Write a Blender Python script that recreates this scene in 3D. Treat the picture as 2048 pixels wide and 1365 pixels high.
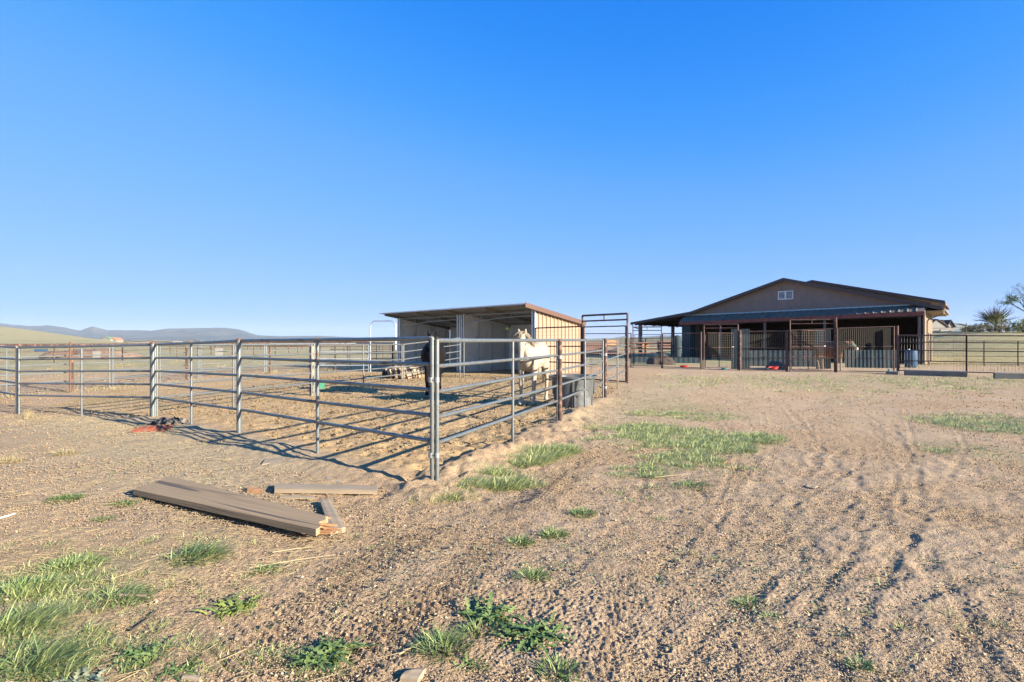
import bpy, bmesh, math, random
import numpy as np
from mathutils import Vector, Matrix
for o in list(bpy.data.objects): bpy.data.objects.remove(o)
SC = bpy.context.scene
COL = SC.collection
R = math.radians
random.seed(7); RNG = np.random.default_rng(11)
F = 1100.0; HC = 1.5; HZ = 683.0           # focal length in photo pixels, eye height, horizon row

# ---------------------------------------------------------------- camera
cd = bpy.data.cameras.new('camera'); cam = bpy.data.objects.new('camera', cd); COL.objects.link(cam)
cam.location = (0, 0, HC); cam.rotation_euler = (R(90), 0, 0)
cd.sensor_width = 36; cd.lens = 36*F/2048; cd.clip_start = .05; cd.clip_end = 30000
SC.camera = cam
# ---------------------------------------------------------------- sky and sun
SUN_EL = 19.0; SUN_AZ = (0.85, -0.53)
w = bpy.data.worlds.new('World'); SC.world = w; w.use_nodes = True
nt = w.node_tree; nt.nodes.clear()
sky = nt.nodes.new('ShaderNodeTexSky'); sky.sky_type = 'NISHITA'; sky.sun_disc = False
sky.sun_elevation = R(SUN_EL); sky.sun_rotation = math.atan2(SUN_AZ[0], SUN_AZ[1])
sky.altitude = 1500; sky.air_density = 1.0; sky.dust_density = 0.35; sky.ozone_density = 3.2
# the deep clear blue of high desert air: a response curve per channel on the sky's own light
sc_in = nt.nodes.new('ShaderNodeVectorMath'); sc_in.operation = 'SCALE'; sc_in.inputs['Scale'].default_value = 1/12
hs = nt.nodes.new('ShaderNodeRGBCurve')
for ch, pts in enumerate(([(0, 0), (.55, .0010), (.82, .0170), (1.33, .0635), (3.44, .136), (5.93, .165), (12, .22)],
                          [(0, 0), (.7, .075), (1.2, .112), (1.59, .148), (2.48, .200), (5.28, .262), (6.3, .275), (12, .32)],
                          [(0, .05), (1.4, .20), (2.3, .425), (4.0, .46), (12, .46)])):
    cv = hs.mapping.curves[ch]
    cv.points[0].location = (pts[0][0]/12, pts[0][1]*2); cv.points[1].location = (pts[-1][0]/12, pts[-1][1]*2)
    for a_, b_ in pts[1:-1]: cv.points.new(a_/12, b_*2)
hs.mapping.update()
sc_out = nt.nodes.new('ShaderNodeVectorMath'); sc_out.operation = 'SCALE'; sc_out.inputs['Scale'].default_value = .5/.15
bgn = nt.nodes.new('ShaderNodeBackground'); bgn.inputs['Strength'].default_value = 0.108
wo = nt.nodes.new('ShaderNodeOutputWorld')
nt.links.new(sky.outputs[0], sc_in.inputs[0]); nt.links.new(sc_in.outputs[0], hs.inputs['Color']); nt.links.new(hs.outputs[0], sc_out.inputs[0]); nt.links.new(sc_out.outputs[0], bgn.inputs[0]); nt.links.new(bgn.outputs[0], wo.inputs[0])
sd = bpy.data.lights.new('sun', 'SUN'); sd.energy = 5.0; sd.angle = R(0.53); sd.color = (1.0, 0.885, 0.73)
sun = bpy.data.objects.new('sun', sd); COL.objects.link(sun)
n_ = math.hypot(*SUN_AZ); ce = math.cos(R(SUN_EL))
SV = Vector((SUN_AZ[0]/n_*ce, SUN_AZ[1]/n_*ce, math.sin(R(SUN_EL))))
sun.rotation_euler = SV.to_track_quat('Z', 'Y').to_euler()
SC.view_settings.view_transform = 'Standard'; SC.view_settings.look = 'None'
SC.view_settings.exposure = 1.62; SC.view_settings.gamma = 1
SC.render.engine = 'CYCLES'
SC.cycles.max_bounces = 6

# ---------------------------------------------------------------- numpy noise
def _hash(ix, iy, seed):
    h = (ix.astype(np.int64)*374761393 + iy.astype(np.int64)*668265263 + seed*1442695041) & 0xFFFFFFFF
    h = ((h ^ (h >> 13))*1274126177) & 0xFFFFFFFF
    h = (h ^ (h >> 16)) & 0xFFFFFFFF
    return h
def gnoise(x, y, seed=0):
    x = np.asarray(x, float); y = np.asarray(y, float)
    ix = np.floor(x); iy = np.floor(y); fx = x-ix; fy = y-iy
    u = fx*fx*fx*(fx*(fx*6-15)+10); v = fy*fy*fy*(fy*(fy*6-15)+10)
    def g(dx, dy):
        a = _hash(ix+dx, iy+dy, seed)*(2*np.pi/4294967296.0)
        return np.cos(a)*(fx-dx)+np.sin(a)*(fy-dy)
    a = g(0, 0); b = g(1, 0); c = g(0, 1); d = g(1, 1)
    return (a+(b-a)*u+((c+(d-c)*u)-(a+(b-a)*u))*v)*1.5
def fbm(x, y, sc, octs=3, seed=0):
    s = 0; amp = 1
    for o in range(octs):
        s = s+amp*gnoise(x*sc, y*sc, seed+o*17); amp *= .5; sc *= 2.03
    return s
def sstep(a, b, x):
    t = np.clip((x-a)/(b-a), 0, 1); return t*t*(3-2*t)

# ---------------------------------------------------------------- layout points (metres; camera at the origin looking along +y)
PC = (-.78, 5.65); PA = (-4.18, 8.45); PB = (-7.15, 11.0); PD = (-10.97, 12.2)
PG = (.80, 9.6); PH = (2.30, 13.8); PI_ = (3.80, 18.0)
PJ = (-5.43, 15.0); PK = (-3.84, 19.3); PL = (-3.0, 21.6)
def at(px, Y): return ((px-1024)/F*Y, Y)
def gp(px, py, z=0.0):
    Y = F*(HC-z)/(py-HZ); return at(px, Y)
CP = np.array([PC+(0,), PA+(.06,), PB+(-.05,), PD+(-.13,), PG+(.07,), PH+(.07,), PI_+(.16,), PJ+(0,), PK+(.10,),
    (1, 23.4, .04), (-6, 29, -.02), (2.4, 19.5, .18), (9, 30, 0), (13, 27, 0), (18, 26, 0), (24, 30, 0), (0, 2, 0), (3, 3, 0), (-3, 3, 0), (4, 8, 0),
    (9, 12, 0), (12, 20, 0), (-13, 18, -.1), (-2, 12, 0), (.5, 13, .02), (-17, 14, -.12), (-9, 7, 0)])
def gbase(x, y):
    x = np.asarray(x, float); y = np.asarray(y, float)
    num = np.zeros_like(x); den = np.full_like(x, .05)
    for cx, cy, cz in CP:
        wt = np.exp(-((x-cx)**2+(y-cy)**2)/(2*1.9**2)); num += wt*cz; den += wt
    z = num/den
    # grassy rise far left, low rise far right
    az = np.clip(x/np.maximum(y, 1), -2.2, 0)
    z = z + (55+4*gnoise(x*.012, y*.012, 5))*np.maximum(0, -.700-az)*np.exp(-((y-420)/100.)**2)
    z = z + (2.6+.25*fbm(x, y, .05, 2, 8))*sstep(42, 64, y)*sstep(38, 54, x)
    return z
def gz(x, y): return float(gbase(np.array([x]), np.array([y]))[0])
def segdist(x, y, a, b):
    ax, ay = a; bx, by = b; dx, dy = bx-ax, by-ay; L2 = dx*dx+dy*dy
    t = np.clip(((x-ax)*dx+(y-ay)*dy)/L2, 0, 1)
    return np.hypot(x-ax-t*dx, y-ay-t*dy)
def polydist(x, y, pts):
    d = None
    for a, b in zip(pts[:-1], pts[1:]):
        e = segdist(x, y, a, b); d = e if d is None else np.minimum(d, e)
    return d
def inpoly(x, y, pts):
    ins = np.zeros(x.shape, bool); n = len(pts)
    for i in range(n):
        x1, y1 = pts[i]; x2, y2 = pts[(i+1) % n]
        c = ((y1 > y) != (y2 > y)) & (x < (x2-x1)*(y-y1)/((y2-y1) or 1e-9)+x1)
        ins ^= c
    return ins
PEN = [PC, PA, PB, PD, (-13, 18), (-8, 27.5), (-6, 29), (1, 23.4), (2.4, 19.5), PI_, PH, PG]

# ---------------------------------------------------------------- materials
def mat(name, col, rough=.7, metal=0.0, var=0.0, vs=8.0, bump=0.0, bs=40.0, col2=None, c2t=(.5, .62), c2s=6.0, spec=None, bd=.01, stretch=None, tint=None, tcol=None, rot=None):
    m = bpy.data.materials.new(name); m.use_nodes = True; t = m.node_tree; N = t.nodes; L = t.links
    b = N['Principled BSDF']; b.inputs['Roughness'].default_value = rough; b.inputs['Metallic'].default_value = metal
    if spec is not None: b.inputs['Specular IOR Level'].default_value = spec
    tc = N.new('ShaderNodeTexCoord'); vec = tc.outputs['Object']
    if stretch:
        mp = N.new('ShaderNodeMapping'); mp.inputs['Scale'].default_value = stretch
        if rot is not None: mp.vector_type = 'TEXTURE'; mp.inputs['Scale'].default_value = tuple(1/q for q in stretch); mp.inputs['Rotation'].default_value = (0, 0, rot)
        L.new(vec, mp.inputs['Vector']); vec = mp.outputs[0]
    base = None
    if col2 is not None:
        n = N.new('ShaderNodeTexNoise'); n.inputs['Scale'].default_value = c2s; n.inputs['Detail'].default_value = 5; L.new(vec, n.inputs['Vector'])
        mr = N.new('ShaderNodeMapRange'); mr.inputs['From Min'].default_value = c2t[0]; mr.inputs['From Max'].default_value = c2t[1]; L.new(n.outputs['Fac'], mr.inputs['Value'])
        mx = N.new('ShaderNodeMix'); mx.data_type = 'RGBA'; mx.inputs[6].default_value = (*col, 1); mx.inputs[7].default_value = (*col2, 1)
        L.new(mr.outputs[0], mx.inputs[0]); base = mx.outputs[2]
    if tint:
        at_ = N.new('ShaderNodeAttribute'); at_.attribute_name = tint
        mx = N.new('ShaderNodeMix'); mx.data_type = 'RGBA'; mx.inputs[6].default_value = (*col, 1); mx.inputs[7].default_value = (*tcol, 1)
        if base: L.new(base, mx.inputs[6])
        L.new(at_.outputs['Fac'], mx.inputs[0]); base = mx.outputs[2]
    if var > 0:
        n = N.new('ShaderNodeTexNoise'); n.inputs['Scale'].default_value = vs; n.inputs['Detail'].default_value = 6; L.new(vec, n.inputs['Vector'])
        mr = N.new('ShaderNodeMapRange'); mr.inputs['From Min'].default_value = .3; mr.inputs['From Max'].default_value = .7
        mr.inputs['To Min'].default_value = 1-var; mr.inputs['To Max'].default_value = 1+var; L.new(n.outputs['Fac'], mr.inputs['Value'])
        h = N.new('ShaderNodeHueSaturation'); h.inputs['Color'].default_value = (*col, 1)
        if base: L.new(base, h.inputs['Color'])
        L.new(mr.outputs[0], h.inputs['Value']); base = h.outputs[0]
    if base: L.new(base, b.inputs['Base Color'])
    else: b.inputs['Base Color'].default_value = (*col, 1)
    if bump > 0:
        n = N.new('ShaderNodeTexNoise'); n.inputs['Scale'].default_value = bs; n.inputs['Detail'].default_value = 5; L.new(vec, n.inputs['Vector'])
        bp = N.new('ShaderNodeBump'); bp.inputs['Strength'].default_value = bump; bp.inputs['Distance'].default_value = bd
        L.new(n.outputs['Fac'], bp.inputs['Height']); L.new(bp.outputs[0], b.inputs['Normal'])
    return m
M = {}
M['galv'] = mat('galvanised_pipe', (.19, .21, .205), .42, .55, var=.14, vs=14, col2=(.12, .08, .055), c2t=(.60, .72), c2s=3.5, bump=.12, bs=90)
M['galv_far'] = mat('galvanised_pipe_distant', (.21, .235, .23), .45, .45, var=.1, vs=3)
M['clamp'] = mat('clamp_steel', (.30, .31, .30), .45, .5, var=.1)
M['weld'] = mat('rusty_weld', (.15, .085, .055), .85, .1, var=.25, vs=60)
M['rust'] = mat('rusty_pipe', (.070, .043, .034), .8, .15, var=.28, vs=16, col2=(0.230, 0.128, 0.093), c2s=9, bump=.25, bs=60)
M['brown'] = mat('brown_painted_pipe', (.075, .042, .034), .6, .15, var=.22, vs=7, col2=(.20, .11, .085), c2t=(.55, .7))
M['redpipe'] = mat('red_rusty_pipe', (.135, .068, .05), .75, .1, var=.2, vs=3)
M['mesh'] = mat('weathered_wire', (.30, .28, .25), .6, .35, var=.2, vs=5)
M['mesh_l'] = mat('bright_wire', (.23, .215, .185), .5, .2, var=.2, vs=5)
M['tan'] = mat('tan_ribbed_metal', (.31, .225, .15), .45, .0, var=.07, vs=1.4, col2=(0.407, 0.266, 0.155), c2t=(.55, .8), c2s=1.2, stretch=(1, 1, .3))
M['trim'] = mat('brown_trim', (.11, .062, .045), .55, 0, var=.1)
M['roofm'] = mat('galvanised_roofing', (.42, .42, .40), .4, .6, var=.15, vs=3, col2=(.25, .19, .14), c2t=(.6, .8), c2s=2)
M['liner'] = mat('white_liner_panel', (.74, .74, .69), .8, 0, var=.1, vs=2, col2=(0.314, 0.247, 0.180), c2t=(.58, .75), c2s=1.6)
M['steel'] = mat('zinc_steel', (.50, .55, .58), .4, .6, var=.1)
M['soffit'] = mat('roof_underside', (.24, .21, .18), .7, .2, var=.25, vs=3)
M['siding'] = mat('mauve_brown_siding', (.245, .185, .160), .75, 0, var=.07, vs=2.2)
M['sidel'] = mat('beige_siding', (.20, .155, .11), .75, 0, var=.07, vs=2)
M['bfascia'] = mat('dark_brown_fascia', (.075, .052, .050), .6, 0, var=.12)
M['shingle'] = mat('brown_shingles', (.10, .075, .065), .9, 0, var=.3, vs=9)
M['porch'] = mat('weathered_green_metal', (.175, .150, .120), .85, 0, var=.16, vs=2, spec=.2)
M['pedge'] = mat('rusted_red_fascia', (.19, .055, .045), .7, 0, var=.2, vs=3)
M['flash'] = mat('pale_flashing', (.33, .45, .47), .45, .3)
M['white'] = mat('white_paint', (.80, .78, .74), .6, 0, var=.05)
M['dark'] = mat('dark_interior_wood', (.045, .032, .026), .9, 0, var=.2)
M['postw'] = mat('grey_brown_post', (.15, .12, .11), .85, 0, var=.15, stretch=(1, 1, .15), vs=12)
M['corr'] = mat('corrugated_sheet', (.040, .060, .066), .9, 0, var=.15, vs=3, spec=.2)  # base colour darkened to teal, painting in the shade on the sheets
M['conc'] = mat('concrete', (.16, .16, .14), .95, 0, var=.15, vs=5, bump=.3, bs=60)
M['blue'] = mat('blue_plastic', (.03, .085, .15), .4)
M['red'] = mat('red_rubber', (.62, .04, .03), .5, 0, var=.08)
M['green'] = mat('green_rubber', (.05, .20, .13), .5)
M['tealr'] = mat('teal_cloth', (.05, .33, .33), .8)
M['tank'] = mat('black_grey_poly', (.085, .09, .09), .42, 0, var=.15, vs=4, col2=(.16, .165, .16), c2t=(.5, .7), c2s=3, bump=.06, bs=30)
M['tyre'] = mat('dusty_tyre_rubber', (0.028, 0.027, 0.025), .9, 0, col2=(0.350, 0.266, 0.175), c2t=(.47, .53), c2s=3.5)
M['wood'] = mat('weathered_plank', (.28, .20, .112), .88, 0, var=.14, vs=5, stretch=(.25, 9, 9), rot=math.atan2(-1.3, 2.3), bump=.9, bs=5, bd=.008, col2=(.09, .068, .048), c2t=(.585, .65), c2s=1.6)
M['wood2'] = mat('pale_board', (.30, .235, .155), .85, 0, var=.2, vs=5, stretch=(.5, 7, 7), bump=.4, bs=6, bd=.004)
M['wood3'] = mat('orange_split_wood', (0.368, 0.192, 0.088), .85, 0, var=.3, vs=14, bump=.6, bs=25, bd=.006)
M['orange'] = mat('orange_red_clay', (.21, .060, .03), .75, 0, var=.2, vs=10, col2=(0.240, 0.136, 0.088), c2t=(.55, .7), c2s=7)
M['junk'] = mat('dark_trash', (.03, .03, .03), .7, 0, col2=(.15, .125, .10), c2t=(.5, .56), c2s=14)
M['stone'] = mat('gravel_stones', (0.294, 0.209, 0.125), .95, 0, tint='tint', tcol=(0.471, 0.380, 0.249))
M['straw'] = mat('straw_stems', (0.410, 0.321, 0.171), .8, 0, tint='tint', tcol=(0.225, 0.199, 0.142))
M['grass'] = mat('grass_blades', (.12, .21, .055), .6, 0, tint='tint', tcol=(.50, .50, .22), spec=.3)
M['grassd'] = mat('blue_green_grass', (.11, .18, .055), .6, 0, tint='tint', tcol=(.36, .40, .17), spec=.25)
M['weed'] = mat('broadleaf_weed', (.085, .145, .04), .6, 0, tint='tint', tcol=(.19, .25, .085), spec=.25)
M['sage'] = mat('grey_green_sprigs', (.19, .225, .13), .85, 0, tint='tint', tcol=(.30, .32, .22))
M['dry'] = mat('dry_grass', (0.400, 0.328, 0.166), .85, 0, tint='tint', tcol=(0.290, 0.242, 0.123))
M['hw'] = mat('cream_horse_coat', (.35, .305, .23), .75, 0, var=.06, vs=5, col2=(.29, .225, .145), c2t=(.55, .75), c2s=2.5, bump=.15, bs=70)
M['hwhair'] = mat('cream_mane', (.27, .22, .15), .75, 0, var=.15, vs=30)
M['hb'] = mat('black_horse_coat', (.010, .009, .009), .75, 0, spec=.08, var=.2, vs=4, col2=(.028, .02, .016), c2t=(.55, .75), c2s=2.2, bump=.1, bs=70)
M['hbhair'] = mat('black_mane', (.02, .016, .014), .5)
M['hoof'] = mat('hoof_horn', (.26, .22, .18), .7)
M['eye'] = mat('dark_eye', (.01, .008, .008), .2)
M['cow'] = mat('tan_cow_coat', (.115, .050, .022), .8, 0, var=.15, vs=5, col2=(.06, .03, .018), c2t=(.56, .74), c2s=1.6)
M['cowl'] = mat('pale_cow_legs', (.20, .145, .09), .8, 0, var=.12)
M['leaf'] = mat('bush_leaves', (.10, .155, .045), .75, 0, tint='tint', tcol=(.30, .34, .05))
M['leafd'] = mat('dark_bush_leaves', (.085, .12, .055), .8, 0, tint='tint', tcol=(.27, .26, .14))
M['bark'] = mat('bark', (.085, .06, .045), .95, 0, var=.2)
M['mound'] = mat('red_dirt', (.17, .115, .08), .95, 0, var=.2, vs=.8, bump=.6, bs=2, bd=.3)
M['hay'] = mat('tan_hay', (.36, .22, .11), .9, 0, var=.3, vs=6)
M['mdark'] = mat('dark_manure_pile', (.05, .038, .03), .95, 0, var=.3, vs=5)
M['hdwall'] = mat('pale_stucco', (.22, .21, .185), .8)
M['hdroof'] = mat('dark_tile_roof', (.075, .055, .05), .9)
M['bluewall'] = mat('grey_blue_metal_wall', (.10, .14, .17), .6)
M['greenroof'] = mat('pale_green_roof', (.16, .22, .13), .7)
M['glass'] = mat('window_glass', (.03, .035, .04), .15)
M['treel'] = mat('far_scrub', (0.080, 0.084, 0.048), .9, 0, tint='tint', tcol=(0.136, 0.120, 0.072))

M['clod'] = mat('dirt_clod', (.36, .255, .150), .96, 0, tint='tint', tcol=(.20, .14, .085))
# ---------------------------------------------------------------- object helpers
ORG = {}
def tag(o, label=None, cat=None, group=None, kind=None):
    if label: o['label'] = label
    if cat: o['category'] = cat
    if group: o['group'] = group
    if kind: o['kind'] = kind
    return o
def thing(name, label, cat, loc, group=None):
    o = bpy.data.objects.new(name, None); COL.objects.link(o); o.location = loc; o.empty_display_size = .1
    ORG[o.name] = Vector(loc); return tag(o, label, cat, group)
def link_mesh(name, verts, faces, m, parent=None, origin=None, smooth=False, tint=None, mats=None, fm=None):
    verts = np.asarray(verts, float)
    if parent is not None: og = ORG[parent.name]
    else: og = Vector(origin) if origin is not None else Vector((0, 0, 0))
    v = verts-np.array(og)
    me = bpy.data.meshes.new(name); me.from_pydata(v.tolist() if len(v) < 60000 else v, [], faces); me.update()
    o = bpy.data.objects.new(name, me); COL.objects.link(o)
    for mm in (mats or [m]): me.materials.append(mm)
    if fm is not None: me.polygons.foreach_set('material_index', np.asarray(fm, dtype=np.int32))
    if smooth: me.polygons.foreach_set('use_smooth', np.ones(len(me.polygons), bool))
    if tint is not None:
        a = me.attributes.new('tint', 'FLOAT', 'POINT'); a.data.foreach_set('value', np.asarray(tint, dtype=np.float32))
    if parent is not None: o.parent = parent; ORG[o.name] = og
    else: o.location = og; ORG[o.name] = og
    return o
class MB:
    def __init__(s): s.v = []; s.f = []; s.sm = False
    def raw(s, vs, fs):
        n = len(s.v); s.v += [tuple(v) for v in vs]; s.f += [tuple(i+n for i in f) for f in fs]; return s
    def box(s, c, sx, sy, sz, rz=0.0, M3=None):
        X = Vector((1, 0, 0)); Y = Vector((0, 1, 0)); Z = Vector((0, 0, 1))
        if M3 is None: M3 = Matrix.Rotation(rz, 3, 'Z')
        c = Vector(c); vs = []
        for a in (-.5, .5):
            for b in (-.5, .5):
                for d in (-.5, .5): vs.append(c+M3@Vector((a*sx, b*sy, d*sz)))
        return s.raw(vs, [(0, 1, 3, 2), (4, 6, 7, 5), (0, 4, 5, 1), (2, 3, 7, 6), (0, 2, 6, 4), (1, 5, 7, 3)])
    def beam(s, p0, p1, wd, ht):                     # box between two points, width horizontal
        p0 = Vector(p0); p1 = Vector(p1); d = p1-p0; L = d.length; d.normalize()
        up = Vector((0, 0, 1))
        if abs(d.z) > .95: up = Vector((0, 1, 0))
        sd_ = d.cross(up).normalized(); u = sd_.cross(d)
        return s.box((p0+p1)/2, L, wd, ht, M3=Matrix((d, sd_, u)).transposed())
    def tube(s, pts, r, n=8, cap=True):
        pts = [Vector(p) for p in pts]; rs = r if isinstance(r, (list, tuple)) else [r]*len(pts)
        b0 = len(s.v); prev = None
        for i, p in enumerate(pts):
            d = (pts[min(i+1, len(pts)-1)]-pts[max(i-1, 0)]).normalized()
            if prev is None:
                a = Vector((0, 0, 1)) if abs(d.z) < .9 else Vector((1, 0, 0)); u = d.cross(a).normalized()
            else: u = (prev-d*prev.dot(d)).normalized()
            prev = u; v = d.cross(u)
            for k in range(n):
                t = 2*math.pi*k/n; s.v.append(tuple(p+(u*math.cos(t)+v*math.sin(t))*rs[i]))
        for i in range(len(pts)-1):
            for k in range(n):
                a = b0+i*n+k; b = b0+i*n+(k+1) % n; s.f.append((a, b, b+n, a+n))
        if cap:
            s.f.append(tuple(b0+k for k in range(n))[::-1]); e = b0+(len(pts)-1)*n; s.f.append(tuple(e+k for k in range(n)))
        return s
    def prism(s, poly, vec):                          # closed polygon extruded
        n = len(poly); v = [Vector(p) for p in poly]; vec = Vector(vec)
        return s.raw(v+[p+vec for p in v], [tuple(range(n))[::-1], tuple(range(n, 2*n))]+[(i, (i+1) % n, (i+1) % n+n, i+n) for i in range(n)])
    def build(s, name, m, parent=None, origin=None, smooth=False, tint=None):
        return link_mesh(name, s.v, s.f, m, parent, origin, smooth, tint)
def smooth_tubes(o, ang=40):
    me = o.data; me.polygons.foreach_set('use_smooth', np.ones(len(me.polygons), bool))
    try: me.set_sharp_from_angle(angle=R(ang))
    except Exception: pass
    return o
def TB(mb, name, m, parent=None, origin=None): return smooth_tubes(mb.build(name, m, parent, origin))

# ================================================================ THE SETTING
def make_ground():
    half = R(52); nc = 1240
    th_f = np.linspace(-half, half, nc)
    th_b = np.linspace(half, 2*math.pi-half, 50)[1:-1]
    th = np.concatenate([th_f, th_b]); NT = len(th)
    r1 = 1.0/np.linspace(1/1.5, 1/48., 860); r2 = np.geomspace(49.5, 9800, 74)
    r = np.concatenate([[.4, .9], r1, r2]); NR = len(r)
    TH, RR = np.meshgrid(th, r)
    x = RR*np.sin(TH); y = RR*np.cos(TH)
    rowstep = np.gradient(r)[:, None]*np.ones_like(TH)
    z = gbase(x, y)
    inside = inpoly(x, y, PEN)
    pl = [PI_, PH, PG, PC, PA, PB, PD]
    dfence = polydist(x, y, pl)
    pen_s = np.where(inside, sstep(-.0, .35, dfence), 0)
    near = sstep(60, 25, RR)
    lane = sstep(.1, 1.2, x-(-.78+(y-5.65)*.36)+.3*gnoise(x, y, 31))*near    # right of the pen
    def band(wl, amp):   # noise octave that fades where the mesh is too coarse
        return amp*sstep(wl*.75, wl*.35, rowstep)
    # loose soil piled up just inside and under the front rails
    dr = polydist(x, y, [PH, PG, PC]); dl = polydist(x, y, [PC, PA, PB])
    z += .085*np.exp(-(dr/.30)**2)*(1+.9*fbm(x, y, 1.3, 2, 3))*near*(1-.75*sstep(10, 15, y))
    z += .045*np.exp(-(dl/.45)**2)*(1+1.0*fbm(x, y, 1.1, 2, 4))*near
    # hoof-churned soil inside
    hn = fbm(x, y, 2.6, 2, 9); hoof = np.clip(-gnoise(x*5.5, y*5.5, 61)-.12, 0, 1)
    z += pen_s*(band(.36, .028)*hn - band(.18, .07)*hoof + band(.09, .012)*gnoise(x*11, y*11, 14))
    # general unevenness
    patch = np.clip(.75+.7*fbm(x, y, .8, 2, 44), .3, 1.35)
    z += near*(.018*fbm(x, y, .55, 2, 21)+band(.45, .012)*gnoise(x*2.2, y*2.2, 23))
    z += near*(1-pen_s)*(band(.12, .010)*gnoise(x*8.3, y*8.3, 24)
         + band(.045, .0075)*patch*np.abs(gnoise(x*21, y*21, 25)) + band(.026, .0062)*patch*gnoise(x*41, y*41, 26) + band(.014, .0045)*gnoise(x*88, y*88, 27))
    z += near*pen_s*(band(.045, .010)*gnoise(x*23, y*23, 28)+band(.022, .005)*gnoise(x*47, y*47, 29))
    z += np.exp(-(dr/.75)**2)*near*(band(.18, .030)*gnoise(x*5.1, y*5.1, 63)-band(.18, .065)*np.clip(-gnoise(x*4.3, y*4.3, 62)-.08, 0, 1)+band(.09, .014)*gnoise(x*12, y*12, 64))
    # wheel ruts on the right
    def rut(pts, wd, dep, lug=0.0, wob=.06, seed=0):
        nonlocal z
        P = [gp(*p) for p in pts]
        xx = x+wob*.6*gnoise(x*1.6, y*1.6, 40+seed)*2; yy = y
        d = polydist(xx, yy, P)
        brk = .25+.75*sstep(-.6, .1, gnoise(x*.8, y*.8, 77+seed)+.15)
        prof = -np.exp(-(d/wd)**2)+.55*np.exp(-((d-wd*1.9)/(wd*.7))**2)
        z += .17*dep*prof*brk*near
        if lug:
            s = (x+y*1.3)*2*math.pi/.10
            z += 1.7*lug*np.sin(s)*np.exp(-(d/(wd*1.6))**2)*brk*band(.08, 1.0)
    rut([(1330, 1365), (1500, 1190), (1560, 1040), (1640, 900), (1560, 800)], .05, .030, seed=1)
    rut([(1440, 1100), (1500, 1000), (1520, 950), (1460, 860)], .05, .028, seed=2)
    rut([(1560, 1320), (1700, 1240), (1850, 1190), (2048, 1140)], .06, .030, seed=3)
    rut([(1670, 925), (1720, 975), (1775, 1042), (1900, 1180), (1990, 1365)], .06, .036, seed=4)
    rut([(1500, 1180), (1530, 1080), (1640, 960), (1690, 900)], .05, .028, seed=5)
    rut([(1800, 1020), (1900, 1060), (2048, 1180)], .07, .026, seed=6)
    rut([(1850, 900), (1960, 950), (2048, 985)], .07, .026, seed=7)
    rut([(1640, 1365), (1760, 1150), (1850, 1000), (1780, 850)], .06, .030, seed=8)
    rut([(1900, 1365), (1950, 1250), (2048, 1190)], .08, .030, seed=9)
    rut([(1180, 1365), (1240, 1200), (1400, 1000), (1405, 925)], .05, .014, .008, seed=10)
    rut([(500, 1310), (700, 1140), (900, 1060), (1060, 1010), (1200, 900)], .13, .012, .011, seed=11)
    rut([(660, 1365), (820, 1230), (960, 1110), (1130, 960)], .11, .010, .010, seed=12)
    rut([(1480, 960), (1430, 900), (1380, 850), (1300, 790)], .10, .012, .010, seed=13)
    for k in range(9):      # many faint drag lines sweeping up to the barn
        a = 1250+k*60+30*math.sin(k*2.1)
        a = 1300+k*95+30*math.sin(k*2.1); rut([(a+260, 1365), (a+150+40*math.sin(k), 1120), (a+80, 930), (a+30, 840)], .03, .014, seed=20+k)
    for k in range(13):      # shallow overlapping passes of wheels, curving across the yard
        a = 1010+k*95; c = 180*math.sin(k*1.7)
        rut([(a, 1365), (a+110+c*.3, 1180), (a+260+c*.6, 1010), (a+300+c*.4, 900), (a+230, 820)], .032, .020, .004 if k % 3 == 0 else 0, wob=.03, seed=50+k)
    for k in range(6):
        rut([(1480+k*20, 1365-k*70), (1700, 1255-k*62), (1900, 1175-k*55), (2100, 1130-k*45)], .03, .017, wob=.04, seed=70+k)
    # masks
    straw_l = sstep(1.0, 0, np.abs(dl-.2))*0
    nlo = fbm(x, y, .5, 3, 51); nmid = fbm(x, y, 2.2, 3, 52)
    sc_ = np.exp(-((dl-.9)/1.3)**2)*(~inside)*sstep(-1.5, -3.5, x)          # litter strip outside the left rails
    straw = np.clip(sc_*1.2+.30*sstep(.0, .5, nlo)*(1-pen_s)*sstep(1, -3, x), 0, 1)
    hayr = np.exp(-((x-(2.2+(y-11)*.42))/1.1)**2)*sstep(8, 11, y)*sstep(22, 15, y)*(~inside)
    straw = np.clip(straw+hayr*.8, 0, 1)
    field_l = sstep(16.5, 22, y-.15*(x+13))*sstep(-12, -14.5, x-.42*(y-20)*0)*(~inside)
    beyond = np.clip(sstep(30, 36, y)+field_l*(x < -12), 0, 1)*(~inside)
    green = np.clip(sstep(-.5, .3, nlo*.6+.25)*beyond, 0, 1)*sstep(26, 42, RR)
    gband = np.exp(-((y-20.5-.12*(x-10))/2.4)**2)*sstep(4, 7.5, x)*sstep(-.25, .5, nmid+.25)   # weeds along the barn pens
    green = np.clip(green+gband, 0, 1)
    green = np.clip(green+.8*sstep(19, 24, x)*sstep(36, 42, y)*sstep(80, 60, y), 0, 1)
    for px, py, rr, st in GPATCH:
        cx, cy = gp(px, py); q = np.hypot(x-cx, (y-cy)*.8)
        green = np.clip(green+st*sstep(rr, rr*.35, q+.25*rr*nmid), 0, 1)
    man = pen_s*np.clip(sstep(-.1, .55, nlo+.25*nmid)*sstep(.6, 2.0, dfence), 0, 1)
    gravel = lane*sstep(-.3, .4, nlo+.3)*(1-green)
    far = sstep(40, 400, RR)
    verts = np.stack([x.ravel(), y.ravel(), z.ravel()], 1)
    verts = np.vstack([verts, [[0, 0, 0]]])
    i = np.arange(NR-1)[:, None]*NT; j = np.arange(NT)[None, :]; j2 = (j+1) % NT
    quads = np.stack([(i+j).ravel(), (i+NT+j).ravel(), (i+NT+j2).ravel(), (i+j2).ravel()], 1)
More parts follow.
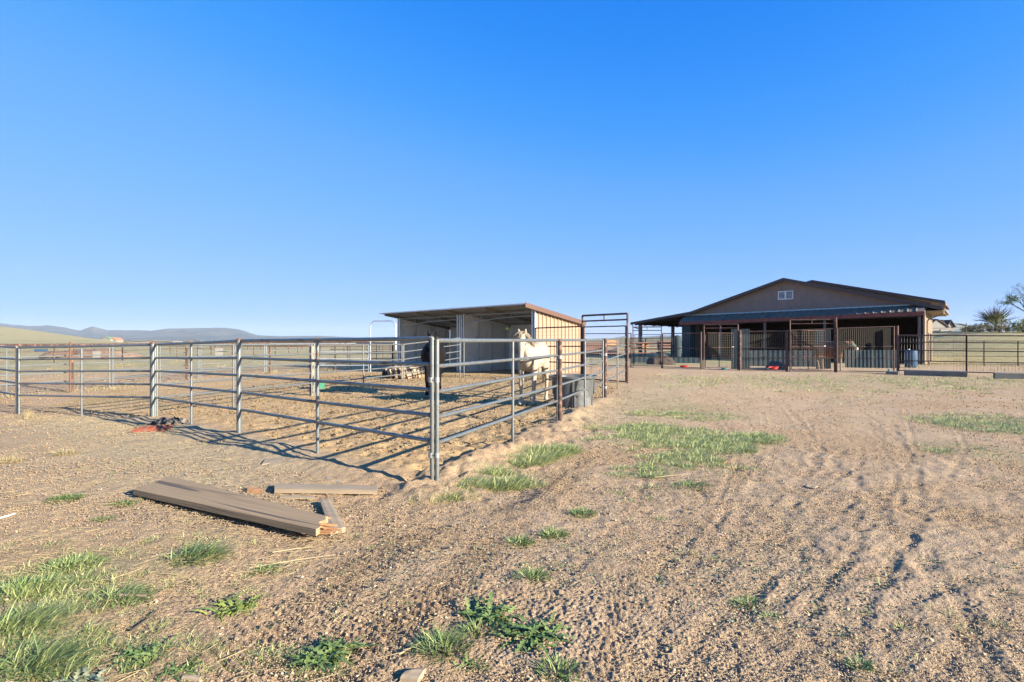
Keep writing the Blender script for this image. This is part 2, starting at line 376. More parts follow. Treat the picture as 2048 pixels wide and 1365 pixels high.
    tris = np.stack([np.full(NT, NR*NT), np.arange(NT), (np.arange(NT)+1) % NT], 1)
    me = bpy.data.meshes.new('ground')
    nv = len(verts); nq = len(quads); ntr = len(tris)
    me.vertices.add(nv); me.vertices.foreach_set('co', verts.astype(np.float32).ravel())
    li = np.concatenate([quads[:, ::-1].ravel(), tris[:, ::-1].ravel()]).astype(np.int32)
    me.loops.add(len(li)); me.loops.foreach_set('vertex_index', li)
    me.polygons.add(nq+ntr)
    ls = np.concatenate([np.arange(nq)*4, nq*4+np.arange(ntr)*3]).astype(np.int32)
    me.polygons.foreach_set('loop_start', ls)
    me.update(calc_edges=True); me.validate()
    me.polygons.foreach_set('use_smooth', np.ones(len(me.polygons), bool))
    for nm, arr in (('green', green), ('straw', straw), ('pen', pen_s), ('manure', man), ('gravel', gravel), ('far', far)):
        a = me.attributes.new(nm, 'FLOAT', 'POINT'); a.data.foreach_set('value', np.append(arr.ravel(), 0).astype(np.float32))
    o = bpy.data.objects.new('ground', me); COL.objects.link(o); o['kind'] = 'structure'
    # normals up?
    if me.polygons[5000].normal.z < 0: me.flip_normals()
    me.materials.append(ground_mat())
    return o
def ground_mat():
    m = bpy.data.materials.new('dry_dirt'); m.use_nodes = True; t = m.node_tree; N = t.nodes; L = t.links
    b = N['Principled BSDF']; b.inputs['Roughness'].default_value = .96; b.inputs['Specular IOR Level'].default_value = .15
    tc = N.new('ShaderNodeTexCoord').outputs['Object']
    def noise(s, d=5, rough=.55):
        n = N.new('ShaderNodeTexNoise'); n.inputs['Scale'].default_value = s; n.inputs['Detail'].default_value = d; n.inputs['Roughness'].default_value = rough
        L.new(tc, n.inputs['Vector']); return n.outputs['Fac']
    def attr(n): a = N.new('ShaderNodeAttribute'); a.attribute_name = n; return a.outputs['Fac']
    def rng(v, a, b_, c=0, d=1):
        r = N.new('ShaderNodeMapRange'); r.inputs['From Min'].default_value = a; r.inputs['From Max'].default_value = b_
        r.inputs['To Min'].default_value = c; r.inputs['To Max'].default_value = d; L.new(v, r.inputs['Value']); return r.outputs[0]
    def mul(a, c):
        q = N.new('ShaderNodeMath'); q.operation = 'MULTIPLY'
        L.new(a, q.inputs[0])
        if isinstance(c, float): q.inputs[1].default_value = c
        else: L.new(c, q.inputs[1])
        return q.outputs[0]
    def mix(f, a, c):
        x = N.new('ShaderNodeMix'); x.data_type = 'RGBA'
        if isinstance(f, float): x.inputs[0].default_value = f
        else: L.new(f, x.inputs[0])
        for i, q in ((6, a), (7, c)):
            if isinstance(q, tuple): x.inputs[i].default_value = (*q, 1)
            else: L.new(q, x.inputs[i])
        return x.outputs[2]
    base = mix(rng(noise(1.1), .35, .65), (0.409, 0.283, 0.163), (0.480, 0.342, 0.206))
    base = mix(rng(noise(.35, 3), .4, .65), base, (0.442, 0.308, 0.183))
    penc = mix(rng(noise(2.3), .38, .66), (0.510, 0.362, 0.187), (0.424, 0.283, 0.142))
    base = mix(attr('pen'), base, penc)
    base = mix(mul(attr('manure'), rng(noise(14, 5), .40, .58, .15, .85)), base, (0.346, 0.259, 0.104))
    base = mix(mul(attr('manure'), rng(noise(32, 3), .58, .66, 0, .85)), base, (0.105, 0.074, 0.033))
    base = mix(mul(attr('gravel'), rng(noise(3.0), .35, .65, .2, .8)), base, (0.480, 0.366, 0.248))
    # grit: pale and dark grains, and coarser dark speckle painted as clod shade
    base = mix(mul(rng(noise(120, 2), .62, .68), .55), base, (0.635, 0.546, 0.394))
    base = mix(mul(rng(noise(75, 3), .60, .68), .5), base, (0.193, 0.138, 0.091))
    base = mix(mul(rng(noise(17, 5, .7), .56, .66), .55), base, (0.229, 0.171, 0.108))
    base = mix(mul(rng(noise(31, 4, .7), .58, .66), .5), base, (0.541, 0.438, 0.300))
    # litter
    base = mix(mul(attr('straw'), rng(noise(26, 6, .7), .42, .6, .25, .95)), base, (0.453, 0.382, 0.242))
    base = mix(mul(attr('straw'), rng(noise(60, 4, .7), .56, .66, 0, .7)), base, (0.193, 0.164, 0.120))
    gcol = mix(rng(noise(.8, 5), .4, .62), (0.229, 0.263, 0.106), (0.343, 0.325, 0.180))
    gcol = mix(rng(noise(18, 4, .7), .5, .62), gcol, (0.346, 0.287, 0.165))
    base = mix(mul(attr('green'), rng(noise(9, 5, .7), .34, .55, .25, .95)), base, gcol)
    base = mix(mul(attr('far'), rng(noise(.012, 5), .40, .62, .35, .95)), base, (0.332, 0.296, 0.172))
    base = mix(mul(attr('far'), rng(noise(.05, 6), .56, .66, 0, .7)), base, (0.172, 0.172, 0.094))
    L.new(base, b.inputs['Base Color'])
    n1 = noise(52, 6, .62); n2 = noise(160, 3, .6)
    ad = N.new('ShaderNodeMath'); ad.operation = 'MULTIPLY_ADD'; L.new(n2, ad.inputs[0]); ad.inputs[1].default_value = .35; L.new(n1, ad.inputs[2])
    bp = N.new('ShaderNodeBump'); bp.inputs['Strength'].default_value = 1.0; bp.inputs['Distance'].default_value = .035; L.new(ad.outputs[0], bp.inputs['Height'])
    n3 = noise(7, 5, .65)
    bp2 = N.new('ShaderNodeBump'); bp2.inputs['Strength'].default_value = .6; bp2.inputs['Distance'].default_value = .06; L.new(n3, bp2.inputs['Height']); L.new(bp.outputs[0], bp2.inputs['Normal'])
    L.new(bp2.outputs[0], b.inputs['Normal'])
    return m
# px, py, radius (m), strength of green cover in the soil around grass
GPATCH = [(1350, 880, 1.0, .9), (1290, 865, .7, .8), (1430, 900, .6, .8), (1515, 880, .5, .7), (1330, 925, .5, .6), (2010, 850, 1.6, .6), (1960, 905, .8, .5),
          (1000, 950, .45, .6), (1080, 915, .5, .6), (110, 1160, .5, .7), (390, 1110, .35, .6), (30, 1240, .5, .6), (1400, 830, 1.2, .5), (40, 1330, .5, .6), (1320, 815, 1.3, .3)]
ground = make_ground()

def make_mountains():
    prof = [(-900, 690), (-500, 668), (-200, 652), (0, 646), (60, 652), (95, 650), (130, 654), (160, 661), (185, 652), (215, 660), (300, 661), (335, 657), (400, 656), (440, 655), (475, 657), (492, 662), (515, 671), (560, 673),
            (640, 672), (700, 675), (740, 677), (800, 680), (900, 681), (1000, 682), (1150, 679), (1250, 676), (1330, 671), (1450, 672), (1700, 678), (1900, 679), (2100, 675), (2500, 679)]
    D = 7000.0
    px = np.linspace(-900, 2500, 900); py = np.interp(px, [p[0] for p in prof], [p[1] for p in prof])
    H = np.maximum(8, (HZ+.5-py)/F*D+HC)
    rows = 34; V = []; 
    T = np.linspace(0, 1, rows)
    for k, t in enumerate(T):                         # from the foot (t=0) up to the crest, then down the far side
        if t < .75: q = t/.75; h = q**1.35; d = D-2400*(1-q)
        else: q = (t-.75)/.25; h = 1-q; d = D+1500*q
        X = (px-1024)/F*d; Y = np.full_like(X, d)
        rav = fbm(X*.9+Y*.25, Y*.6, 1/520., 4, 91); rav = -np.abs(rav)
        zz = H*h*(1+.42*rav*(4*min(h, 1)*(1-min(h, 1))+.05*1))-3
        V.append(np.stack([X, Y, zz], 1))
    V = np.concatenate(V); n = len(px)
    i = np.arange(rows-1)[:, None]*n; j = np.arange(n-1)[None, :]
    q = np.stack([(i+j).ravel(), (i+j+1).ravel(), (i+n+j+1).ravel(), (i+n+j).ravel()], 1)
    m = mat('mountain_scrub_haze_tint', (.022, .046, .044), .95, 0, col2=(.060, .072, .062), c2t=(.46, .6), c2s=.0016, var=.25, vs=.005)  # scrub colours pushed to blue in place of thicker haze
    o = link_mesh('mountain_range', V, q.tolist(), m, smooth=True); o['kind'] = 'structure'
make_mountains()
# air: a closed box round camera and land, its even haze fades the far range, already tinted blue
hb = MB().box((0, 0, 132), 26000, 24000, 274); hzo = hb.build('haze', None); hzo.data.materials.clear()
hm = bpy.data.materials.new('haze_air'); hm.use_nodes = True; hn_ = hm.node_tree; hn_.nodes.clear()
ho = hn_.nodes.new('ShaderNodeOutputMaterial'); pv = hn_.nodes.new('ShaderNodeVolumePrincipled'); pv.inputs['Color'].default_value = (.76, .86, 1, 1)
pv.inputs['Density'].default_value = 0.00005; pv.inputs['Anisotropy'].default_value = .0
hn_.links.new(pv.outputs[0], ho.inputs['Volume']); hzo.data.materials.append(hm); hzo['kind'] = 'stuff'

# ================================================================ PIPE FENCES
def on(p, z=0): return (p[0], p[1], z)
def lerp(a, b, t): return tuple(a[i]+(b[i]-a[i])*t for i in range(len(a)))
def gray_panel(label, p0, p1, z0, z1, n=5, sp=.264, mids=(.5,), r=.0225, m=None, group='grey pipe corral panels', posts=(1, 1), wires=False, gap=.055, seg=10):
    """welded pipe panel: one closed round frame with end uprights, rails and a middle upright"""
    m = m or M['galv']
    dx, dy = p1[0]-p0[0], p1[1]-p0[1]; L = math.hypot(dx, dy); ux, uy = dx/L, dy/L
    a = (p0[0]+ux*gap, p0[1]+uy*gap); b = (p1[0]-ux*gap, p1[1]-uy*gap)
    root = thing('pipe_fence', label, 'fence', (a[0], a[1], gz(*a)), group)
    for k in range(n):
        q0 = Vector((a[0], a[1], z0-k*sp)); q1 = Vector((b[0], b[1], z1-k*sp))
        rr = r*1.08 if k == 0 else r*.9
        sag = random.uniform(-.006, .006)
        pts = [q0.lerp(q1, t)+Vector((0, 0, sag*math.sin(math.pi*t))) for t in (0, .25, .5, .75, 1)]
        rl = MB().tube(pts, rr, seg); nf = len(rl.f)
        if seg >= 8:
            for t in (0, 1)+tuple(mids):
                for e in ((1,) if t == 0 else ((-1,) if t == 1 else (-1, 1))):
                    c = q0.lerp(q1, t)+Vector((ux, uy, 0))*.026*e; rl.tube([c, c+Vector((ux, uy, 0))*.014*e], rr*1.12, seg)
        smooth_tubes(link_mesh('rail', rl.v, rl.f, None, root, mats=[m, M['weld']], fm=[0]*nf+[1]*(len(rl.f)-nf)))
    for i, (q, z, f) in enumerate(((a, z0, posts[0]), (b, z1, posts[1]))):
        if f: TB(MB().tube([(q[0], q[1], gz(*q)-.06), (q[0], q[1], z+.012)], r*1.05, seg), 'post', m, root)
    for t in mids:
        q = lerp(a, b, t); z = z0+(z1-z0)*t
        TB(MB().tube([(q[0], q[1], gz(*q)-.06), (q[0], q[1], z)], r*.95, seg), 'middle_post', m, root)
    return root
def clamps(root, p, zs, u, w_=.055, r=.028):
    for z in zs:
        mb = MB()
        for sgn in (-1, 1):
            c = (p[0]+u[0]*w_*sgn, p[1]+u[1]*w_*sgn)
            mb.tube([(c[0], c[1], z-.026), (c[0], c[1], z+.026)], r, 12)
        mb.beam((p[0]-u[0]*w_, p[1]-u[1]*w_, z), (p[0]+u[0]*w_, p[1]+u[1]*w_, z), .022, .05)
        c = TB(mb, 'clamp', M['clamp'], root)
        nx, ny = u[1], -u[0]
        MB().tube([(p[0]-nx*.03, p[1]-ny*.03, z), (p[0]+nx*.03, p[1]+ny*.03, z)], .007, 6).build('bolt', M['junk'], c)
# joints are a hand's breadth apart so that two uprights stand side by side
def off(p, dx, dy): return (p[0]+dx, p[1]+dy)
rt = gray_panel('grey pipe panel in front of the cream horse, from near corner to first brown post', PC, PG, 1.505, 1.515, gap=.02)
clamps(rt, (PC[0]-.025, PC[1]+.02), (1.10, .325), (-.99, .1), w_=.031)
gray_panel('shaded grey pipe panel left of the near corner, in front of the black horse', off(PC, -.028, .01), PA, 1.525, 1.505, gap=.02)
gray_panel('grey pipe panel behind the orange scrap, second left of the near corner', off(PA, -.02, .02), PB, 1.50, 1.43, gap=.035)
gray_panel('leftmost front grey pipe panel beyond the orange scrap', off(PB, -.03, 0), PD, 1.425, 1.355, gap=.05)
gray_panel('grey pipe panel cut by the left edge of the picture', PD, (-14.6, 14.6), 1.355, 1.39, gap=.05)
rt = gray_panel('grey pipe panel in front of the black stock tank', PG, PH, 1.515, 1.53, gap=.10)
rt2 = gray_panel('last grey pipe panel at the brown walk gate', PH, PI_, 1.53, 1.64, gap=.10)
gray_panel('grey pipe panel running back from the capped post above the orange scrap', PB, PJ, 1.42, 1.41, mids=(.42,), gap=.05)
gray_panel('grey pipe panel along the far side of the pen with a dark corner post', PJ, PK, 1.41, 1.38, gap=.05)
gray_panel('short grey pipe panel behind the black horse beside the shelter', PK, (-2.05, 22.0), 1.38, 1.62, gap=.05, mids=())
gray_panel('grey gate panel folded against the shelter middle post', (-1.95, 22.3), (-2.3, 25.7), 1.60, 1.45, gap=.05, mids=())
def post(label, p, z, r=.032, m=None, cap=False, name='fence_post', group=None, base=None):
    b = gz(*p) if base is None else base
    mb = MB().tube([(p[0], p[1], b-.1), (p[0], p[1], z)], r, 12)
    if not cap:
        o = TB(mb, name, m or M['rust'], origin=(p[0], p[1], b)); return tag(o, label, 'post', group)
    o = thing(name, label, 'post', (p[0], p[1], b), group); TB(mb, 'shaft', m or M['rust'], o)
    bm = bmesh.new(); bmesh.ops.create_uvsphere(bm, u_segments=12, v_segments=8, radius=r*1.12); 
    vs = [(v.co.x+p[0], v.co.y+p[1], v.co.z*.7+z+.005) for v in bm.verts]; fs = [tuple(v.index for v in f.verts) for f in bm.faces]; bm.free()
    link_mesh('cap', vs, fs, M['weld'], o, smooth=True); return o
g1 = post('brown rusty pipe post in front of the tank, between two grey panels', off(PG, .035, -.02), 1.50, .038, M['rust'], True)
g2 = post('brown rusty pipe post just right of the tank', off(PH, .04, -.02), 1.54, .036, M['rust'], True)
post('grey pipe post with a rusty dome cap, second joint left of the near corner', off(PA, .0, -.03), 1.515, .036, M['galv'], True)
post('thick grey pipe post with rusty cap above the orange scrap', off(PB, -.0, -.05), 1.45, .042, M['galv'], True)
post('dark corner post in the middle of the pen behind the left panels', off(PJ, -.04, .03), 1.36, .06, M['tyre'])
def collar(root, p, q, z):
    mb = MB().tube([(p[0], p[1], z-.03), (p[0], p[1], z+.03)], .046, 12)
    mb.beam((p[0], p[1], z), (q[0], q[1], z), .02, .045)
    TB(mb, 'clamp', M['clamp'], root)
collar(g1, off(PG, .035, -.02), off(PG, -.06, -.03), 1.22)
collar(g2, off(PH, .04, -.02), off(PH, -.10, -.05), 1.16); collar(g2, off(PH, .04, -.02), off(PH, -.10, -.05), .34)
# neighbouring pen, farther left
Q = [(-15.4, 12.9), (-13.55, 18.6), (-13.0, 22.9), (-12.2, 27.2), (-9.2, 31.0), (-6.4, 32.3)]
lab = ['grey pipe panel of the left neighbouring pen, nearest the left edge', 'grey pipe panel of the left neighbouring pen, behind the leftmost front panel', 'grey pipe panel of the neighbouring pen, behind the orange scrap panel',
       'grey pipe panel of the neighbouring pen, behind the capped grey post', 'farthest grey pipe panel of the neighbouring pen, left of the walk gate with round top']
for i in range(5):
    gray_panel(lab[i], Q[i], Q[i+1], 1.30, 1.30, m=M['galv_far'], seg=6, gap=.06, mids=(.5,), group='grey pipe panels of the neighbouring pen')

# ---- wire mesh sheet between two points
def wire(mb, a, b, zt0, zt1, zb0, zb1, dx=.10, dz=.10, r=.0022):
    L = math.hypot(b[0]-a[0], b[1]-a[1]); n = max(2, round(L/dx)); nz = max(1, round((zt0-zb0)/dz)) if dz else 0
    for i in range(1, n):
        q = lerp(a, b, i/n); t = i/n
        mb.tube([(q[0], q[1], zb0+(zb1-zb0)*t), (q[0], q[1], zt0+(zt1-zt0)*t)], r, 3, cap=False)
    for k in range(1, nz):
        f = k/nz
        mb.tube([(a[0], a[1], zb0+(zt0-zb0)*f), (b[0], b[1], zb1+(zt1-zb1)*f)], r, 3, cap=False)
    return mb
# ---- brown perimeter fence on the left with pipe posts, top pipe and no-climb wire
FP = [(-17.0, 13.9), (-13.85, 17.3), (-12.95, 21.9), (-11.1, 25.2), (-9.0, 28.0), (-6.6, 30.4)]
for i in range(5):
    a, b = FP[i], FP[i+1]
    root = thing('wire_fence', ['rusty pipe and wire fence section at the left edge of the picture', 'rusty pipe and wire fence section behind the leftmost front panel', 'rusty pipe and wire fence section behind the orange scrap', 'rusty pipe and wire fence section in the middle distance left of the dark corner post', 'last rusty pipe and wire fence section before the round-topped gate'][i], 'fence', (a[0], a[1], gz(*a)), 'rusty perimeter fence sections on the left')
    zt = 1.37+.0*i
    TB(MB().tube([(a[0], a[1], zt), (b[0], b[1], zt)], .030, 8), 'top_rail', M['rust'] if i < 3 else M['galv_far'], root)
    for p in ([a, b] if i == 4 else [a]):
        TB(MB().tube([(p[0], p[1], gz(*p)-.1), (p[0], p[1], zt)], .045, 8), 'post', M['rust'], root)
    wire(MB(), a, b, zt, zt, gz(*a), gz(*b), .10, .16, .0018).build('wire_mesh', M['mesh'], root)
post('small rusty ball finial on a thin stake above the left rail', (-13.65, 17.0), 1.45, .03, M['weld'], True, base=gz(-13.65, 17.0))

# ---- round topped walk gate beside the shelter
def arch_gate():
    a = (-6.95, 27.0); b = (-5.62, 26.6); g = gz(-6.2, 27)
    root = thing('walk_gate', 'dark pipe walk gate frame with rounded top corners left of the shelter', 'gate', (a[0], a[1], g))
    zt = 2.48; c = .28; pts = []
    A = Vector((a[0], a[1], 0)); B = Vector((b[0], b[1], 0)); U = (B-A).normalized(); L = (B-A).length
    pts.append(A+Vector((0, 0, g-.05)))
    for k in range(7):
        t = math.pi/2*k/6; pts.append(A+U*(c-c*math.cos(t))+Vector((0, 0, zt-c+c*math.sin(t))))
    for k in range(7):
        t = math.pi/2*k/6; pts.append(A+U*(L-c+c*math.sin(t))+Vector((0, 0, zt-c+c*math.cos(t))))
    pts.append(B+Vector((0, 0, g-.05)))
    TB(MB().tube(pts, .03, 8), 'arch_frame', M['steel'], root)
    leaf = MB()
    a2 = A+U*.09; b2 = B-U*.09
    for z in (1.32, .98, .62, .30): leaf.tube([a2+Vector((0, 0, z)), b2+Vector((0, 0, z))], .018, 6)
    for t in (0, .5, 1):
        q = a2.lerp(b2, t); leaf.tube([q+Vector((0, 0, .28)), q+Vector((0, 0, 1.34))], .02, 6)
    lf = TB(leaf, 'gate_leaf', M['bfascia'], root)
    wire(MB(), a2[:2], b2[:2], 1.32, 1.32, .3, .3, .06, 0, .0025).build('wire_mesh', M['bfascia'], lf)
arch_gate()
def dark_panel(label, a, b, zt, n=4, sp=.33):
    root = thing('pipe_fence', label, 'fence', (a[0], a[1], gz(*a)), 'dark pipe panels by the round-topped gate')
    for k in range(n): TB(MB().tube([(a[0], a[1], zt-k*sp), (b[0], b[1], zt-k*sp)], .02, 6), 'rail', M['steel'], root)
    for p in (a, b): TB(MB().tube([(p[0], p[1], gz(*p)-.05), (p[0], p[1], zt)], .028, 6), 'post', M['steel'], root)
    wire(MB(), a, b, zt, zt, .1, .1, .07, 0, .0022).build('wire_mesh', M['mesh'], root)
dark_panel('grey-blue pipe and wire panel left of the round-topped gate', (-9.6, 26.6), (-7.05, 27.05), 1.30)

# ================================================================ LOAFING SHELTER
def shelter():
    P0 = Vector((1.0, 23.4, 0)); U = Vector((-7.0, 5.6, 0)).normalized(); W = Vector((5.6, 7.0, 0)).normalized()
    Ls = 8.98; Dp = 3.86; zf0 = 2.95-.10; zf1 = 2.80-.06; slope = -.135
    root = thing('horse_shelter', 'tan metal loafing shelter with two open stalls behind the horses', 'shelter', tuple(P0))
    def P(s, t, z): v = P0+U*s+W*t; return Vector((v.x, v.y, z))
    def zr(s, t): return zf0+(zf1-zf0)*s/Ls+slope*t          # underside of the roof
    # right side wall: ribbed tan sheets
    n = 60; mb = MB(); pts = []
    prof = [0, 0, .022, .022, 0, 0]
    xs = []; dep = Dp+.0; rib = dep/13
    for i in range(13):
        for f, h in ((0, 0), (.60, 0), (.66, .045), (.86, .045), (.92, 0)): xs.append((i*rib+f*rib, h))
    xs.append((dep, 0)); vs = []; fs = []
    for k, (t, h) in enumerate(xs):
        for zz in (0.0-.05, zr(0, t)+.045): q = P(-h, t, zz); vs.append(q)
        for zz in (0.0-.05, zr(0, t)+.045): q = P(.012-h, t, zz); vs.append(q)
    for k in range(len(xs)-1):
        a = k*4; b = a+4; fs += [(a, b, b+1, a+1), (a+2, a+3, b+3, b+2), (a+1, b+1, b+3, a+3), (a, a+2, b+2, b)]
    mb.raw(vs, fs); mb.build('side_wall', M['tan'], root)
    MB().prism([P(-.19, -.97, zr(0, -.97)-.09), P(-.19, Dp-.05, zr(0, Dp)-.09), P(-.19, Dp-.05, zr(0, Dp)+.10), P(-.19, -.97, zr(0, -.97)+.11)], -U*.015+W*0).build('rake_trim', M['trim'], root)
    MB().box(P(-.045, Dp+.02, (zr(0, Dp))/2), .07, .07, zr(0, Dp)+.1, math.atan2(U.y, U.x)).build('corner_trim', M['trim'], root)
    # liner: left wall, divider, back wall and right wall inside
    def liner(nm, s, t0, t1, th=.02, ds=0):
        mb = MB(); mb.prism([P(s, t0, -.02), P(s, t1, -.02), P(s, t1, zr(s, t1)+.03), P(s, t0, zr(s, t0)+.03)], U*th); o = mb.build(nm, M['liner'], root)
        for k in range(1, 4):
            t = t0+(t1-t0)*k/3.3; q = MB()
            for e in (-.012, th+.012): q.box(P(s+e, t, zr(s, t)/2), .02, .05, zr(s, t)-.12, math.atan2(U.y, U.x))
            q.build('stud', M['steel'], o)
    liner('left_wall', Ls-.03, .08, Dp-.06); liner('divider', 4.42, .25, Dp-.2); liner('right_liner', .09, .1, Dp-.06)
    mb = MB(); s0, s1 = .12, Ls-.05
    mb.prism([P(s0, Dp-.05, -.02), P(s1, Dp-.05, -.02), P(s1, Dp-.05, zr(s1, Dp)+.062), P(s0, Dp-.05, zr(s0, Dp)+.062)], W*.02); bw = mb.build('back_wall', M['liner'], root)
    for k in range(1, 8):
        s = s0+(s1-s0)*k/8; MB().box(P(s, Dp-.065, 1.1), .05, .02, 2.1, math.atan2(U.y, U.x)).build('stud', M['steel'], bw)
    # kick boards and rounded dark stains come from the liner material; corrugated roof
    ncor = 54; vs = []; fs = []; s0, s1 = -.16, Ls+.30
    per = (s1-s0)/ncor; cols = []
    for i in range(ncor):
        for f, h in ((0, 0), (.64, 0), (.74, .032), (.90, .032)): cols.append((s0+(i+f)*per, h))
    cols.append((s1, 0))
    for s, h in cols:
        for t in (-.95, Dp+.08):
            for e in (0.07, .055): vs.append(P(s, t, zr(s, t)+h+e))
    for k in range(len(cols)-1):
        a = k*4; b = a+4; fs += [(a, a+2, b+2, b), (a+1, b+1, b+3, a+3), (a, b, b+1, a+1), (a+2, a+3, b+3, b+2)]
    rf = MB().raw(vs, fs).build('roof', M['roofm'], root)
    for i, s in enumerate((0.03, 2.2, 4.45, 6.6, Ls-.05)):
        MB().beam(P(s, -.9, zr(s, -.9)-.01), P(s, Dp, zr(s, Dp)-.01), .05, .12).build('rafter', M['soffit'], root)
    for i in range(5):
        t = -.85+i*1.1
        MB().beam(P(-.05, t, zr(0, t)+.035), P(Ls+.2, t, zr(Ls, t)+.035), .05, .03).build('purlin', M['soffit'], root)
    # front columns: pipe pairs, and two trusses
    def col(s, offs, r=.035):
        for e in offs: TB(MB().tube([P(s+e, .0, -.1), P(s+e, .0, zr(s, 0)-.02)], r, 8), 'post', M['steel'], root)
    col(.0, (.02, .16), .05); col(4.42, (-.20, -.06, .06, .20)); col(Ls, (-.02, -.14), .045)
    for (sa, sb) in ((.2, 4.2), (4.65, Ls-.15)):
        tr = MB(); sm = sa+(sb-sa)*.42
        za = lambda s: zr(s, 0)-.10
        tr.beam(P(sa, -.0, za(sa)), P(sb, -.0, za(sb)), .04, .04)
        zl = lambda s: zr(s, 0)-.29
        tr.beam(P(sa, 0, zl(sa)+.02), P(sm, 0, zl(sm)+.0), .035, .035); tr.beam(P(sm, 0, zl(sm)), P(sb, 0, za(sb)-.38), .035, .035)
        for k in (.28, .5, .72):
            s = sa+(sb-sa)*k; tr.beam(P(s, 0, za(s)), P(s, 0, za(s)-.22), .03, .03)
        tr.build('truss', M['galv_far'], root)
    gut = MB(); gut.beam(P(-.16, -.97, zr(0, -.97)+.045), P(Ls+.30, -.97, zr(Ls, -.97)+.045), .012, .05); gut.build('eave_trim', M['steel'], root)
    # hanging toy
    q = P(1.55, .0, 0); z0 = zr(1.5, 0)-.28
    ty = thing('hanging_toy', 'green rope ball hanging from the shelter truss above the cream horse', 'toy', (q.x, q.y-.05, z0-.55))
    mb = MB().tube([(q.x, q.y-.05, z0), (q.x+.01, q.y-.05, z0-.42)], .007, 5); mb.build('cord', M['trim'], ty)
    bm = bmesh.new(); bmesh.ops.create_icosphere(bm, subdivisions=2, radius=.075)
    vs = [(v.co.x*(1+.3*math.sin(9*v.co.z*30))+q.x, v.co.y+q.y-.05, v.co.z+z0-.49) for v in bm.verts]; fs = [tuple(v.index for v in f.verts) for f in bm.faces]; bm.free()
    bl = link_mesh('ball', vs, fs, mat('lime_plastic', (.30, .55, .05), .5), ty, smooth=True)
    mb = MB()
    for k in range(7): a = k*.9; mb.tube([(q.x, q.y-.05, z0-.49), (q.x+.13*math.cos(a), q.y-.05+.05*math.sin(a), z0-.52-.05*math.sin(a*2))], .012, 5)
    mb.build('rope_ends', M['mesh_l'], bl)
shelter()

# ================================================================ BROWN PIPE GATES AND PENS
def gate_frame(label, a, b, ztop, zl, gap_low=.12, swing=0.0, mesh='grid', m=None, group='brown walk gates with tall overhead frames', rails=(.56,), mm=None, r=.032, leafflip=False, extra_mid=False):
    m = m or M['brown']; A = Vector((a[0], a[1], 0)); B = Vector((b[0], b[1], 0)); U = (B-A).normalized(); L = (B-A).length
    g = min(gz(*a), gz(*b)); root = thing('walk_gate', label, 'gate', (a[0], a[1], g), group)
    for p in (A, B): TB(MB().tube([(p.x, p.y, g-.1), (p.x, p.y, ztop)], r, 8), 'post', m, root)
    hd = MB().tube([A+Vector((0, 0, ztop)), B+Vector((0, 0, ztop))], r*.95, 8).tube([A+Vector((0, 0, ztop-.19)), B+Vector((0, 0, ztop-.19))], r*.75, 8)
    hd.tube([A.lerp(B, .5)+Vector((0, 0, ztop-.19)), A.lerp(B, .5)+Vector((0, 0, ztop))], r*.6, 6); TB(hd, 'header', m, root)
    h0 = A if not leafflip else B; dirv = U if not leafflip else -U
    dirv = Matrix.Rotation(swing, 3, 'Z')@dirv
    p0 = h0+dirv*.07; p1 = h0+dirv*(L-.07); lo = g+gap_low
    lf = MB()
    for z in (zl, lo)+tuple(lo+(zl-lo)*k for k in rails): lf.tube([p0+Vector((0, 0, z)), p1+Vector((0, 0, z))], r*.62, 6)
    ts = (0, .5, 1) if extra_mid else (0, 1)
    for t in ts:
        q = p0.lerp(p1, t); lf.tube([q+Vector((0, 0, lo)), q+Vector((0, 0, zl))], r*.62, 6)
    lo_ = TB(lf, 'gate_leaf', m, root)
    if mesh == 'grid': wire(MB(), p0[:2], p1[:2], zl, zl, lo, lo, .10, .13, .0034).build('wire_mesh', mm or M['mesh_l'], lo_)
    elif mesh == 'bars': wire(MB(), p0[:2], p1[:2], zl, zl, lo, lo, .085, 0, .006).build('bars', mm or M['mesh_l'], lo_)
    elif mesh == 'both':
        wire(MB(), p0[:2], p1[:2], zl, zl, lo+(zl-lo)*.45, lo+(zl-lo)*.45, .10, .13, .0028).build('wire_mesh', mm or M['mesh'], lo_)
        wire(MB(), p0[:2], p1[:2], lo+(zl-lo)*.4, lo+(zl-lo)*.4, lo, lo, .07, 0, .0045).build('bars', M['mesh'], lo_)
    MB().box(p1+Vector((0, 0, zl*.62))-dirv*.0, .09, .03, .05, math.atan2(dirv.y, dirv.x)).build('latch', M['clamp'], lo_)
    return root
def brown_panel(label, a, b, z0, z1, rails=(.52, .30), low=.08, mesh='bars', sp=.08, r=.024, m=None, group='brown pipe panels with upright bars', rw=.0036, mm=None, posts=(1, 1), mr=None):
    m = m or M['brown']; ga, gb = gz(*a), gz(*b)
    root = thing('pipe_fence', label, 'fence', (a[0], a[1], ga), group)
    L0, L1 = ga+low, gb+low
    for f in (1, 0)+tuple(rails):
        za = L0+(z0-L0)*f; zb = L1+(z1-L1)*f
        TB(MB().tube([(a[0], a[1], za), (b[0], b[1], zb)], r if f == 1 else r*.8, 8), 'rail', m, root)
    for p, z, g, f in ((a, z0, ga, posts[0]), (b, z1, gb, posts[1])):
        if f: TB(MB().tube([(p[0], p[1], g-.1), (p[0], p[1], z+.02)], r*1.25, 8), 'post', m, root)
    if mesh == 'bars': wire(MB(), a, b, z0, z1, L0, L1, sp, 0, rw).build('bars', mm or M['mesh_l'], root)
    elif mesh == 'grid': wire(MB(), a, b, z0, z1, L0, L1, .12, .15, .003).build('wire_mesh', mm or M['mesh'], root)
    elif mesh == 'low':
        f = mr or .3; wire(MB(), a, b, L0+(z0-L0)*f, L1+(z1-L1)*f, L0, L1, sp, 0, rw).build('bars', mm or M['mesh_l'], root)
    return root
